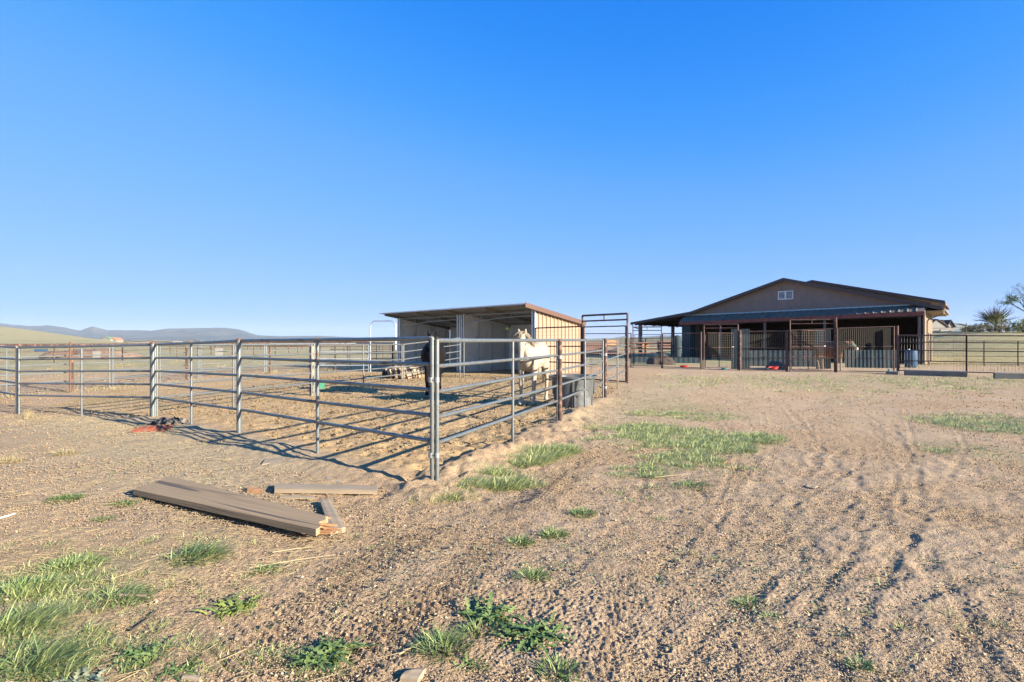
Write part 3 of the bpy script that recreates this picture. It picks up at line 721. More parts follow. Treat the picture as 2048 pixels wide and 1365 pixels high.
# gate at the end of the horse pen, and the panel that joins it to the shelter corner
ga_, gb_ = at(1165, 18.9), at(1255, 17.4)
gate_frame('tall brown mesh walk gate between the tan shelter and the grey panels', ga_, gb_, 2.37, 1.98, gap_low=.06, mesh='both', rails=(.48,), r=.034)
brown_panel('brown pipe and wire panel in front of the tan shelter wall', at(1071, 21.3), (ga_[0]-.04, ga_[1]+.03), 2.0, 2.0, rails=(.63, .32), low=.0, mesh='grid', group='brown pipe panels by the shelter')
# pens of the barn, from left to right
y0 = 31.0
brown_panel('brown pipe and wire panel seen through the tall walk gate', at(1166, 33.5), at(1262, 31.2), 1.95, 1.93, rails=(.62, .3), mesh='grid', group='brown pipe panels by the shelter')
gate_frame('brown walk gate with overhead frame left of the barn', at(1266, 31.0), at(1323, 30.3), 2.28, 1.86, mesh='both', rails=(.55, .3), r=.030)
brown_panel('brown barred panel in front of the red bowl at the barn left end', at(1325, 30.2), at(1404, 29.0), 1.90, 1.93, rails=(.56, .3), sp=.11)
post('thick brown post right of the left red bowl', at(1402, 28.9), 1.98, .042, M['brown'])
gate_frame('middle brown walk gate with overhead frame, its bright mesh leaf swung open', at(1408, 28.9), at(1476, 28.1), 2.36, 1.92, swing=R(34), mesh='grid', rails=(.58, .33), extra_mid=True, r=.030)
post('brown pipe post right of the middle walk gate', at(1480, 28.0), 2.05, .05, M['rust'])
brown_panel('brown barred panel in front of the round red bowl under the barn porch', at(1482, 28.0), at(1572, 27.0), 1.98, 2.0, rails=(.56, .3), sp=.08)
post('brown post with a dark cloth wrap left of the cow gate', at(1574, 27.0), 2.04, .05, M['brown'])
gate_frame('right brown walk gate with overhead frame, mesh leaf open beside the cow', at(1580, 26.9), at(1669, 26.2), 2.53, 2.02, swing=R(28), mesh='grid', rails=(.58, .33), extra_mid=True, r=.030)
brown_panel('brown barred closed panel in front of the cow body', at(1583, 26.8), at(1666, 26.15), 2.03, 2.08, rails=(.56, .3), sp=.11, r=.022, posts=(0, 0), mm=M['brown'])
post('rusty brown pipe post in front of the cow shoulder', at(1672, 26.15), 2.62, .045, M['rust'])
brown_panel('tall brown barred panel right of the cow head', at(1674, 26.1), at(1788, 25.4), 2.10, 2.17, rails=(.56, .3), sp=.08)
post('bright rusty pipe post right of the tall barred panel', at(1795, 25.2), 2.2, .042, M['redpipe'])
FR = [at(1797, 25.1), at(1933, 23.7), at(2068, 22.5), at(2200, 21.5)]
for i in range(3):
    brown_panel(['low brown pipe panel in front of the blue barrel', 'low brown pipe panel right of the barn behind the concrete curbs', 'low brown pipe panel at the right edge of the picture'][i], FR[i], FR[i+1], 1.76-.03*i, 1.74-.03*i, rails=(.81, .58, .28), low=.16, mesh='low' if i else 'bars', mr=.28, sp=.11, rw=.005, r=.026)
for i, (px, Y) in enumerate(((1857, 37.5), (1862, 41.0))):
    post(['brown pipe post at the barn right corner', 'second brown pipe post behind the barn right corner'][i], at(px, Y), 2.05, .05, M['brown'])
FS = [at(1858, 33.5), at(1968, 33.0), at(2036, 32.6), at(2150, 32.3)]
for i in range(3):
    brown_panel(['brown pipe panel starting at the barn right wall', 'brown pipe panel in the grass behind the right pen', 'brown pipe panel in the grass at the right edge'][i], FS[i], FS[i+1], 1.50, 1.50, rails=(.66, .34), low=.12, mesh=None, m=M['rust'], r=.024, group='brown pipe panels in the grass on the right')

# ================================================================ BARN
BO = Vector((26.2, 35.0, 0)); BU = Vector((-.68, .73, 0)).normalized(); BW = Vector((.64, .77, 0)).normalized()
def BP(s, t, z): v = BO+BU*s+BW*t; return Vector((v.x, v.y, z))
def barn():
    root = thing('barn', 'long brown gabled barn with a shaded open front and green metal porch roof', 'barn', tuple(BP(0, 0, 0)))
    T0 = 1.2; AP = (8.75, 6.30); RE = (-.95, 3.66); LB = (16.5, 4.02); LE = (22.6, 3.24); th = .16
    D1 = 11.1; rzB = math.atan2(BU.y, BU.x)
    def slab(nm, pa, pb, t0, t1, m, par=root, th=th):
        return MB().prism([BP(pa[0], t0, pa[1]), BP(pb[0], t0, pb[1]), BP(pb[0], t0, pb[1]-th), BP(pa[0], t0, pa[1]-th)], BW*(t1-t0)).build(nm, m, par)
    # gable wall above the porch: planks with grooves
    gw = MB(); n = 96; s0, s1 = .1, 16.55
    def zt(s): return (AP[1]+(RE[1]-AP[1])*(AP[0]-s)/(AP[0]-RE[0]) if s < AP[0] else AP[1]+(LB[1]-AP[1])*(s-AP[0])/(LB[0]-AP[0]))-th-.02
    zb = 3.62; wd = (s1-s0)/n
    for i in range(n):
        a = s0+i*wd+.007; b = s0+(i+1)*wd-.007
        za, zc = max(zt(a), zb+.02), max(zt(b), zb+.02)
        gw.prism([BP(a, T0, zb), BP(b, T0, zb), BP(b, T0, zc), BP(a, T0, za)], BW*.04)
    gw.build('gable_wall', M['siding'], root)
    bk = MB().prism([BP(s0, T0+.045, zb), BP(s1, T0+.045, zb), BP(s1, T0+.045, zt(s1)), BP(AP[0], T0+.045, zt(AP[0])), BP(s0, T0+.045, zt(s0))], BW*.06)
    bk.build('gable_backing', M['bfascia'], root)
    # roofs of the front block
    r1 = slab('roof', AP, RE, .75, D1+.3, M['shingle']); r2 = slab('roof', (AP[0], AP[1]-.001), LB, .75, D1+.3, M['shingle'])
    r3 = slab('lean_to_roof', LB, LE, .75, D1+.3, M['shingle'], th=.12)
    def rake(pa, pb, t, h=.21, m='bfascia', par=root, nm='rake_board'):
        return MB().prism([BP(pa[0], t, pa[1]+.025), BP(pb[0], t, pb[1]+.025), BP(pb[0], t, pb[1]-h), BP(pa[0], t, pa[1]-h)], BW*.04).build(nm, M[m], par)
    rake(AP, RE, .70, par=r1); rake(AP, LB, .70, par=r2); rake(LB, LE, .70, par=r3)
    # back, higher block
    B2 = D1; AP2 = (8.75, 6.98); RE2 = (-.8, 4.60); LE2 = (18.2, 4.62)
    slab('upper_roof', AP2, RE2, B2-.45, B2+12, M['shingle']); slab('upper_roof', (AP2[0], AP2[1]-.001), LE2, B2-.45, B2+12, M['shingle'])
    u1 = rake(AP2, RE2, B2-.50, .20); rake(AP2, LE2, B2-.50, .20)
    MB().prism([BP(.1, B2, .0), BP(18, B2, 0), BP(18, B2, 4.4), BP(8.75, B2, 6.78), BP(.1, B2, 4.55)], BW*.08).build('upper_gable_wall', M['sidel'], root)
    MB().box(BP(-.62, B2-.2, 4.35), .5, .5, .18, rzB).build('upper_soffit', M['sidel'], root)
    # side walls, back, floor slab
    sw = MB(); nn = 40; 
    for i in range(nn):
        a = T0+.0+(D1-T0)*i/nn+.008; b = T0+(D1-T0)*(i+1)/nn-.008
        sw.prism([BP(.02, a, -.05), BP(.02, b, -.05), BP(.02, b, 3.75), BP(.02, a, 3.75)], BU*.05)
    sw.build('side_wall', M['sidel'], root)
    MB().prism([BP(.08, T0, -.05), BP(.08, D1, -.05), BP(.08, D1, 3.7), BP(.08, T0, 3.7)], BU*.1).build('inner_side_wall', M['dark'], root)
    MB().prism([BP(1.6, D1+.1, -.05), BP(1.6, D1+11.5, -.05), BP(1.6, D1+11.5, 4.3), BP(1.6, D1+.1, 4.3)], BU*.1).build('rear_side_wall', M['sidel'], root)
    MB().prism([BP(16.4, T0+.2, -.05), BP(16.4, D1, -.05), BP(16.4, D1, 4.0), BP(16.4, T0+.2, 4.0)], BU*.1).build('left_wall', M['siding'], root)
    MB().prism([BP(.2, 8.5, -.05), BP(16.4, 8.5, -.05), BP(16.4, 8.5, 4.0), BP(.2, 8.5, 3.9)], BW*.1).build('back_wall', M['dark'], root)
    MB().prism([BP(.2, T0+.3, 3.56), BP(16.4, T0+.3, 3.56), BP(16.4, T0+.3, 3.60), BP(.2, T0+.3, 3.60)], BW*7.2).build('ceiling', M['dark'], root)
    # stall partitions inside
    for s in (5.3, 10.8):
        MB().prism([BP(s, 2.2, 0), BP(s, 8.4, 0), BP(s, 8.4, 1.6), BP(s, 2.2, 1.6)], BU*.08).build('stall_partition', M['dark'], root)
    # porch roof: ribbed metal sheets dropping to the red fascia
    pr = MB(); ns = 36; S0, S1 = -.02, 17.2
    def pz(s, f): e = 3.37+(3.12-3.37)*s/17.2; wv = 3.86+(3.70-3.86)*s/17.2; return e+.03+(wv-e-.03)*f
    cols = []
    for i in range(ns):
        for f, h in ((0, 0), (.78, 0), (.84, .045), (.94, .045)): cols.append((S0+(S1-S0)*(i+f)/ns, h))
    cols.append((S1, 0)); vs = []; fs = []
    for s, h in cols:
        for f, t in ((0, -.05), (1, T0-.01)):
            for e in (0, -.015): vs.append(BP(s, t, pz(s, f)+h+e))
    for k in range(len(cols)-1):
        a = k*4; b = a+4; fs += [(a, b, b+2, a+2), (a+1, a+3, b+3, b+1), (a, a+1, b+1, b), (a+2, b+2, b+3, a+3)]
    po = pr.raw(vs, fs).build('porch_roof', M['porch'], root)
    MB().prism([BP(S0, -.07, pz(S0, 0)-.02), BP(S1, -.07, pz(S1, 0)-.02), BP(S1, -.07, pz(S1, 0)-.27), BP(S0, -.07, pz(S0, 0)-.27)], -BW*.035).build('fascia', M['pedge'], po)
    MB().prism([BP(.8, T0-.03, pz(.8, 1)+.0), BP(S1, T0-.03, pz(S1, 1)+.0), BP(S1, T0-.03, pz(S1, 1)+.09), BP(.8, T0-.03, pz(.8, 1)+.09)], -BW*.02).build('flashing', M['flash'], po)
    MB().beam(BP(.1, .05, 3.12), BP(17.1, .05, 2.88), .12, .12).build('porch_beam', M['dark'], po)
    # posts under the porch, corner post
    for s in (5.75, 9.95, 13.5): MB().box(BP(s, .08, 1.6), .14, .14, 3.3, rzB).build('porch_post', M['postw'], root)
    MB().box(BP(.22, .1, 1.65), .16, .14, 3.4, rzB).build('porch_post', M['postw'], root)
    MB().prism([BP(-.06, -.02, -.05), BP(-.06, T0+.05, -.05), BP(-.06, T0+.05, 3.7), BP(-.06, -.02, 3.36)], BU*.1).build('porch_end_wall', M['sidel'], root)
    MB().prism([BP(17.0, .1, -.05), BP(17.0, T0+.1, -.05), BP(17.0, T0+.1, 3.5), BP(17.0, .1, 3.1)], -BU*.8).build('porch_end_sheet', M['corr'], root)
    # soffit, gutter and downspout at the right eave
    MB().prism([BP(RE[0]+.02, .8, RE[1]-.20), BP(.0, .8, RE[1]-.20), BP(.0, .8, RE[1]-.235), BP(RE[0]+.02, .8, RE[1]-.235)], BW*(D1-.8)).build('soffit', M['sidel'], root)
    g1_ = TB(MB().tube([BP(RE[0]-.03, .7, RE[1]-.08), BP(RE[0]-.03, D1+.2, RE[1]-.08)], .07, 8), 'gutter', M['sidel'], root)
    TB(MB().tube([BP(RE[0]-.02, 1.5, RE[1]-.1), BP(RE[0]-.02, 1.5, RE[1]-.38), BP(-.15, 2.2, RE[1]-.72), BP(-.08, 2.3, RE[1]-.85), BP(-.08, 2.3, .1)], .045, 8), 'downspout', M['sidel'], g1_)
    TB(MB().tube([BP(LE[0]+.02, .7, LE[1]-.06), BP(LE[0]+.02, D1+.2, LE[1]-.06)], .06, 8), 'gutter', M['bfascia'], root)
    TB(MB().tube([BP(LE[0]+.02, .9, LE[1]-.1), BP(LE[0]-.1, 1.0, LE[1]-.4), BP(LE[0]-.7, 1.1, LE[1]-.62)], .04, 8), 'downspout', M['bfascia'], root)
    # lean-to posts and beam
    for t in (1.2, 8.6): MB().box(BP(21.8, t, 1.55), .26, .26, 3.15, rzB).build('lean_to_post', M['postw'], root)
    MB().beam(BP(21.8, .8, 3.12), BP(21.8, D1, 3.12), .12, .22).build('lean_to_beam', M['dark'], root)
    for k in range(6): MB().beam(BP(16.5, 1.2+k*1.9, 3.80), BP(22.4, 1.2+k*1.9, 3.05), .06, .16).build('lean_to_rafter', M['dark'], root)
    # double louvred vent
    for c in (8.42, 8.98):
        v = MB(); zc = 5.02
        v.box(BP(c, T0-.03, zc+.30), .54, .05, .05, rzB); v.box(BP(c, T0-.03, zc-.30), .54, .05, .05, rzB)
        v.box(BP(c-.25, T0-.03, zc), .05, .05, .56, rzB); v.box(BP(c+.25, T0-.03, zc), .05, .05, .56, rzB)
        vo = v.build('louvre_vent', M['white'], root)
        sl = MB()
        Mr = Matrix.Rotation(rzB, 3, 'Z')@Matrix.Rotation(R(-38), 3, 'X')
        for k in range(6): sl.box(BP(c, T0-.03, zc-.235+k*.094), .45, .07, .012, M3=Mr)
        sl.build('slats', M['white'], vo)
        MB().box(BP(c, T0-.008, zc), .45, .01, .56, rzB).build('vent_back', M['dark'], vo)
barn()
# ridged junk around the pens
def bowl(label, px, Y, r, h, m, name='feed_bowl', cat='bowl', tilt=0.0):
    X, Y = at(px, Y); g = gz(X, Y); bm = MB(); n = 20; prof = [(r*.78, .0), (r, h), (r*1.06, h), (r*1.06, h*.93), (r*.95, h*.93), (r*.72, .03), (0, .03)]
    vs = []; fs = []
    for rr, zz in prof:
        for k in range(n):
            a = 2*math.pi*k/n; vs.append((X+rr*math.cos(a), Y+rr*math.sin(a), g+zz+tilt*rr*math.cos(a)))
    for i in range(len(prof)-1):
        for k in range(n): a = i*n+k; b = i*n+(k+1) % n; fs.append((a, b, b+n, a+n))
    o = link_mesh(name, vs, fs, m, origin=(X, Y, g), smooth=True); smooth_tubes(o, 35); return tag(o, label, cat)
bowl('shallow red rubber bowl on the dirt behind the left barred panel', 1368, 31.0, .24, .12, M['red'])
bowl('deep round red bowl under the barn porch near the dark pile', 1547, 28.6, .24, .16, M['red'], tilt=.12)
bowl('dark blue shallow bowl beside the deep red bowl', 1531, 28.4, .16, .12, M['blue'])
bowl('small green rubber tub beside the dark corner post in the pen', 637, 17.0, .22, .22, M['green'], 'rubber_tub', 'tub')
bowl('small teal bowl lying behind the middle walk gate', 1448, 29.2, .15, .07, M['tealr'])
def barrel():
    X, Y = at(1822, 31.0); g = gz(X, Y); root = thing('barrel', 'blue plastic barrel inside the low barred panel by the barn corner', 'barrel', (X, Y, g))
    TB(MB().tube([(X, Y, g), (X, Y, g+.06), (X, Y, g+.45), (X, Y, g+.5), (X, Y, g+.95), (X, Y, g+1.0)], [.25, .30, .30, .315, .30, .25], 20), 'drum', M['blue'], root)
    TB(MB().tube([(X-.12, Y, g+1.0), (X-.12, Y, g+1.05)], .05, 8), 'cap', M['white'], root)
barrel()
def sheet(label, a, b, z, lean, m, thick=.01, w_=None):
    A = Vector((a[0], a[1], gz(*a))); B = Vector((b[0], b[1], gz(*b))); n = Vector((-(B-A).y, (B-A).x, 0)).normalized()
    k = 14; vs = []; fs = []
    for i in range(k*2+1):
        q = A.lerp(B, i/(k*2)); h = .02 if i % 2 else 0
        for zz, l in ((0, 0), (z, lean)):
            for e in (0, thick): vs.append(q+n*(l+h+e)+Vector((0, 0, zz)))
    for i in range(k*2):
        a_ = i*4; b_ = a_+4; fs += [(a_, b_, b_+2, a_+2), (a_+1, a_+3, b_+3, b_+1), (a_+2, b_+2, b_+3, a_+3), (a_, a_+1, b_+1, b_)]
    o = link_mesh('metal_sheet', vs, fs, m, origin=tuple(A)); return tag(o, label, 'metal sheet', 'corrugated metal sheets in the pens')
sheet('corrugated grey sheet leaning behind the middle walk gate', at(1462, 29.6), at(1500, 29.2), 2.15, .35, M['corr'])
sheet('corrugated blue-grey sheet standing left of the cow', at(1632, 29.9), at(1662, 29.6), 2.12, .05, M['corr'])
sheet('low corrugated sheet along the barn front behind the red bowl', at(1500, 33.0), at(1640, 31.6), .95, .1, M['corr'])
sheet('low corrugated sheet behind the tall barred panel right of the cow', at(1690, 31.2), at(1800, 30.2), 1.0, .1, M['corr'])
sheet('corrugated blue-grey sheet low across the lean-to opening', at(1262, 38.0), at(1400, 37.0), .42, .05, M['corr'])
def bcolumn(label, X, Y, r, h, m, name, cat):
    g = gz(X, Y); o = thing(name, label, cat, (X, Y, g))
    TB(MB().tube([(X, Y, g), (X, Y, g+h)], r, 18), 'tank_wall', m, o)
    TB(MB().tube([(X, Y, g+h), (X, Y, g+h+.12), (X, Y, g+h+.18)], [r, r*.6, r*.12], 18), 'tank_top', m, o)
X_, Y_ = at(1355, 40); bcolumn('tall pale grey cylinder tank at the left end of the barn porch', X_, Y_, .26, 1.75, M['corr'], 'storage_tank', 'tank')
def blob(name, label, cat, X, Y, rx, ry, h, m, seed=0, sub=4, rough=.25):
    g = gz(X, Y); bm = bmesh.new(); bmesh.ops.create_icosphere(bm, subdivisions=sub, radius=1); vs = []
    for v in bm.verts:
        c = v.co; k = 1+rough*float(gnoise(c.x*2.3+seed, c.y*2.3+c.z*1.7, seed))+rough*.4*float(gnoise(c.x*7+seed, c.y*7+c.z*6, seed+1))
        vs.append((X+c.x*rx*k, Y+c.y*ry*k, g-.05+max(-.02, c.z)*h*k))
    fs = [tuple(v.index for v in f.verts) for f in bm.faces]; bm.free()
    return tag(link_mesh(name, vs, fs, m, origin=(X, Y, g), smooth=True), label, cat)
X_, Y_ = at(1322, 35.5); blob('manure_pile', 'dark rounded manure pile in the lean-to shade', 'pile', X_, Y_, .9, .8, .62, M['mdark'], 3)
X_, Y_ = at(1551, 29.6); blob('rubbish_pile', 'low dark pile with pale scraps behind the deep red bowl', 'pile', X_, Y_, .5, .4, .45, M['junk'], 5)
# concrete curbs at the foot of the right pen
def curb(label, a, b, h=.24, w_=.22):
    A = Vector((a[0], a[1], 0)); B = Vector((b[0], b[1], 0)); g = gz(*a); mb = MB()
    d = (B-A).normalized(); n = Vector((-d.y, d.x, 0)); c = .03
    prof = [(-w_/2, -.1), (w_/2, -.1), (w_/2, h-c), (w_/2-c, h), (-w_/2+c, h), (-w_/2, h-c)]
    mb.prism([A+n*x+Vector((0, 0, g+z)) for x, z in prof], B-A)
    return tag(mb.build('concrete_curb', M['conc'], origin=(a[0], a[1], g)), label, 'curb', 'concrete curbs by the right pen')
curb('long concrete curb in front of the blue barrel panel', at(1808, 24.2), at(1934, 22.9)); curb('concrete curb at the right edge of the picture', at(1988, 22.1), at(2110, 21.3)); curb('short pale curb end beside the bright rusty post', at(1772, 25.0), at(1797, 24.7), .14)
post('green-grey low steel pipe stub near the curb', at(1778, 25.1), .22, .05, M['tealr'])

# ================================================================ STOCK TANK (two-tier, ribbed)
def stock_tank():
    X, Y = at(1146, 12.25); g = gz(X, Y)-.01
    root = thing('stock_tank', 'large black-grey ribbed plastic water tank by the brown post', 'tank', (X, Y, g))
    n = 72; prof = [(.41, 0), (.425, .27), (.455, .275), (.475, .60), (.50, .615), (.545, .62), (.55, .65), (.53, .665), (.50, .655), (.475, .62), (.44, .30), (.405, .05), (0.01, .05)]
    vs = []; fs = []
    for rr, zz in prof:
        for k in range(n):
            a = 2*math.pi*k/n; pk = (k % 9) in (0, 1)
            q = rr-(.03 if (pk and .02 < zz < .6 and rr > .40) else 0)
            vs.append((X+q*1.0*math.cos(a), Y+q*.95*math.sin(a), g+zz*1.06))
    for i in range(len(prof)-1):
        for k in range(n): a = i*n+k; b = i*n+(k+1) % n; fs.append((a, b, b+n, a+n))
    o = link_mesh('tub', vs, fs, M['tank'], root, smooth=True); smooth_tubes(o, 28)
    vs = [(X+.45*math.cos(2*math.pi*k/32), Y+.43*math.sin(2*math.pi*k/32), g+.50) for k in range(32)]
    link_mesh('water', vs, [tuple(range(32))], mat('dark_water', (.01, .015, .012), .05), root)
    mb = MB()
    for a in (R(-20), R(-95), R(-160), R(60)):
        c = Vector((X+.47*math.cos(a), Y+.45*math.sin(a), g+.45)); mb.box(c, .03, .045, .30, a)
        mb.box(Vector((X+.43*math.cos(a), Y+.41*math.sin(a), g+.14)), .03, .045, .26, a)
    mb.build('rib', M['tank'], root)
stock_tank()

# ================================================================ TRACTOR TYRE LYING BY THE SHELTER
def tyre():
    X, Y = at(808, 21.2); g = gz(X, Y)-.03; R0 = .80; Hh = .44
    root = thing('feeder_tire', 'big dusty tractor tyre lying flat left of the black horse', 'tyre', (X, Y, g))
    n = 64; prof = [(.44, .02), (.47, .0), (.66, .0), (.74, .06), (.77, .18), (.77, .28), (.74, .40), (.66, .46), (.47, .45), (.43, .42), (.50, .36), (.55, .22), (.50, .08)]
    vs = []; fs = []; m_ = len(prof)
    for rr, zz in prof:
        for k in range(n): a = 2*math.pi*k/n; vs.append((X+rr*math.cos(a), Y+rr*math.sin(a), g+zz))
    for i in range(m_):
        for k in range(n): a = i*n+k; b = i*n+(k+1) % n; c = ((i+1) % m_)*n; fs.append((a, b, c+(k+1) % n, c+k))
    link_mesh('casing', vs, fs, M['tyre'], root, smooth=True)
    mb = MB()
    for k in range(22):
        for up in (0, 1):
            a = 2*math.pi*(k+.5*up)/22; a2 = a+.10*(1 if up else -1)
            mb.beam((X+.765*math.cos(a), Y+.765*math.sin(a), g+(.40 if up else .05)), (X+.785*math.cos(a2), Y+.785*math.sin(a2), g+.23), .075, .075)
    mb.build('tread_lugs', M['tyre'], root)
tyre()

# ================================================================ LOOSE TIMBER AND SCRAP
def board(name, label, corners, zt, th, m, chew=0, seed=0, cat='plank', nx=60, ny=8):
    """a board through 4 ground corners (A near-left, B far-left, C far-right, D near-right), top heights zt"""
    A, B, C, D = [Vector((c[0], c[1], z)) for c in zip([0]*0, [0]*0)] if False else [Vector((corners[i][0], corners[i][1], gz(*corners[i])+zt[i])) for i in range(4)]
    vs = []; fs = []
    for i in range(nx+1):
        for j in range(ny+1):
            u = i/nx; v = j/ny
            uu = u
            if chew:
                e = chew*(.5+.5*float(gnoise(v*3.1+seed, 4.2, seed)))*(1 if u > .9 else 0)
                uu = u-e*(u-.9)/.1-(.10*chew*10*abs(v-.45) if False else 0)
                if u < .08: uu = u+.012*float(gnoise(v*5+seed, 1.5, seed+3))*(1-u/.08)
            p = (A.lerp(D, uu)).lerp(B.lerp(C, uu), v)
            edge = min(v, 1-v)*2
            vs.append((p.x, p.y, p.z+.004*float(gnoise(uu*1.5+seed, v*1.2, seed+5))-(.006 if edge == 0 else 0)))
    base = len(vs)
    for i in range((nx+1)*(ny+1)):
        x, y, z = vs[i]; vs.append((x, y, z-th))
    W_ = ny+1
    for i in range(nx):
        for j in range(ny):
            a = i*W_+j; fs.append((a, a+W_, a+W_+1, a+1)); fs.append((base+a, base+a+1, base+a+W_+1, base+a+W_))
    for i in range(nx):
        a = i*W_; b = a+W_; fs.append((a, base+a, base+b, b)); a = i*W_+ny; b = a+W_; fs.append((a, b, base+b, base+a))
    for j in range(ny):
        fs.append((j, j+1, base+j+1, base+j)); a = nx*W_+j; fs.append((a, base+a, base+a+1, a+1))
    g = gz(A.x, A.y)
    o = link_mesh(name, vs, fs, m, origin=(A.x, A.y, g)); bm = bmesh.new(); bm.from_mesh(o.data); bmesh.ops.recalc_face_normals(bm, faces=bm.faces); bm.to_mesh(o.data); bm.free()
    return tag(o, label, cat)
def G(px, py, z=0): return gp(px, py, z)
board('wood_plank', 'big weathered grey-brown plank with a broken right end, lying on the dirt', [G(268, 980, .09), G(345, 956, .09), G(668, 1034, .13), G(640, 1057, .13)], [.085, .09, .125, .12], .052, M['wood'], chew=.05, seed=2)
board('wood_board', 'pale straight board lying beyond the big plank', [G(549, 981, .05), G(549, 969, .05), G(755, 971, .05), G(754, 982, .05)], [.06, .05, .045, .055], .04, M['wood2'], seed=5, cat='board', nx=24, ny=4)
board('wood_board', 'short worn board under the broken end of the big plank', [G(640, 1002, .05), G(660, 999, .05), G(692, 1056, .04), G(662, 1063, .04)], [.055, .055, .04, .04], .04, M['wood2'], chew=.04, seed=8, cat='board', nx=24, ny=4)
board('wood_scrap', 'small pale wood scrap between the pipe fence and the pale board', [G(524, 937), G(532, 925), G(570, 923), G(560, 934)], [.03, .02, .02, .03], .02, M['wood2'], seed=9, cat='wood scrap', nx=12, ny=3)
board('wood_scrap', 'thin flat splinter board beside the big plank upper edge', [G(560, 1001), G(563, 996), G(630, 998), G(630, 1003)], [.03, .02, .02, .03], .018, M['wood2'], seed=10, cat='wood scrap', nx=12, ny=3)
board('wood_scrap', 'orange-brown stub of wood left of the pale board', [G(494, 988), G(496, 981), G(524, 983), G(524, 990)], [.03, .03, .03, .03], .03, M['wood3'], seed=11, cat='wood scrap', nx=10, ny=3)
board('wood_scrap', 'pale flat scrap half buried near the pipe corner', [G(650, 963), G(655, 956), G(690, 966), G(680, 972)], [.018, .018, .015, .015], .018, M['wood2'], seed=12, cat='wood scrap', nx=10, ny=3)
board('wood_scrap', 'split orange wood chunk at the bottom edge, centre left', [G(800, 1368), G(815, 1352), G(852, 1348), G(835, 1372)], [.03, .03, .035, .03], .04, M['wood2'], seed=13, cat='wood scrap', nx=10, ny=4)
board('wood_scrap', 'small pale chip of wood on the wheel tracks, right of centre', [G(1612, 976), G(1618, 972), G(1638, 974), G(1630, 979)], [.015, .015, .012, .012], .015, M['wood2'], seed=14, cat='wood scrap', nx=8, ny=3)
board('wood_scrap', 'pale flat wood chip at the bottom left edge', [G(362, 1364), G(372, 1356), G(405, 1358), G(398, 1367)], [.02, .02, .02, .02], .015, M['wood2'], seed=15, cat='wood scrap', nx=8, ny=3)
# splinters at the broken end of the plank
mb = MB()
for k in range(12):
    q = G(636+random.uniform(-6, 22), 1046+random.uniform(-8, 12), .08); zz = gz(*q)+random.uniform(.03, .11)
    a = random.uniform(-.9, .3); mb.beam((q[0]-.05, q[1]-.01, zz), (q[0]+random.uniform(.04, .13)*math.cos(a), q[1]+.06*math.sin(a), zz+random.uniform(-.03, .01)), .018, .012)
tag(mb.build('wood_splinters', M['wood3'], origin=(*G(640, 1050), 0)), 'orange splinters at the broken right end of the big plank', 'splinters')
# orange folded clay / tin scrap
def scrap():
    a = G(258, 867); b = G(322, 865); A = Vector((a[0], a[1], gz(*a))); B = Vector((b[0]+.1, b[1], gz(*b))); d = (B-A); n = Vector((-d.y, d.x, 0)).normalized()
    vs = []; fs = []; k = 36
    for i in range(k+1):
        u = i/k; e = .022*math.sin(u*math.pi*9)
        for j, (o_, z_) in enumerate(((-.02, .0), (.02, .055), (.14, .075), (.24, .03))):
            p = A+d*u+n*(o_+e*.5); vs.append((p.x+.06*j*(1-u), p.y, p.z+z_*(1+.35*float(gnoise(u*4, j*.7, 3)))+e*.5))
    for i in range(k):
        for j in range(3): a_ = i*4+j; fs.append((a_, a_+4, a_+5, a_+1))
    o = link_mesh('metal_scrap', vs, fs, M['orange'], origin=tuple(A)); sm = o.modifiers.new('s', 'SOLIDIFY'); sm.thickness = .012
    tag(o, 'orange-red ribbed scrap lying in the dead straw by the left rails', 'scrap')
scrap()
p_ = G(341, 848); blob('rubbish_pile', 'dark crumpled heap with pale flecks right of the orange scrap', 'pile', p_[0], p_[1], .30, .18, .16, M['junk'], 12, 4, .5)
for (px, py, s, lab) in ((478, 1282, .055, 'dark brown bark chunk left of the broad green weed'), (1262, 1042, .03, 'dark stone on the gravel right of the small tufts'), (370, 1300, .04, 'tan round stone near the lower left weeds'), (735, 1125, .04, 'tan clod in the tyre tracks'), (1012, 1352, .05, 'rounded dirt clod at the bottom below the big weed')):
    q = G(px, py); blob('stone', lab, 'stone', q[0], q[1], s, s*.8, s*.8, M['hay'] if s > .035 else M['mdark'], int(px), 3, .5)

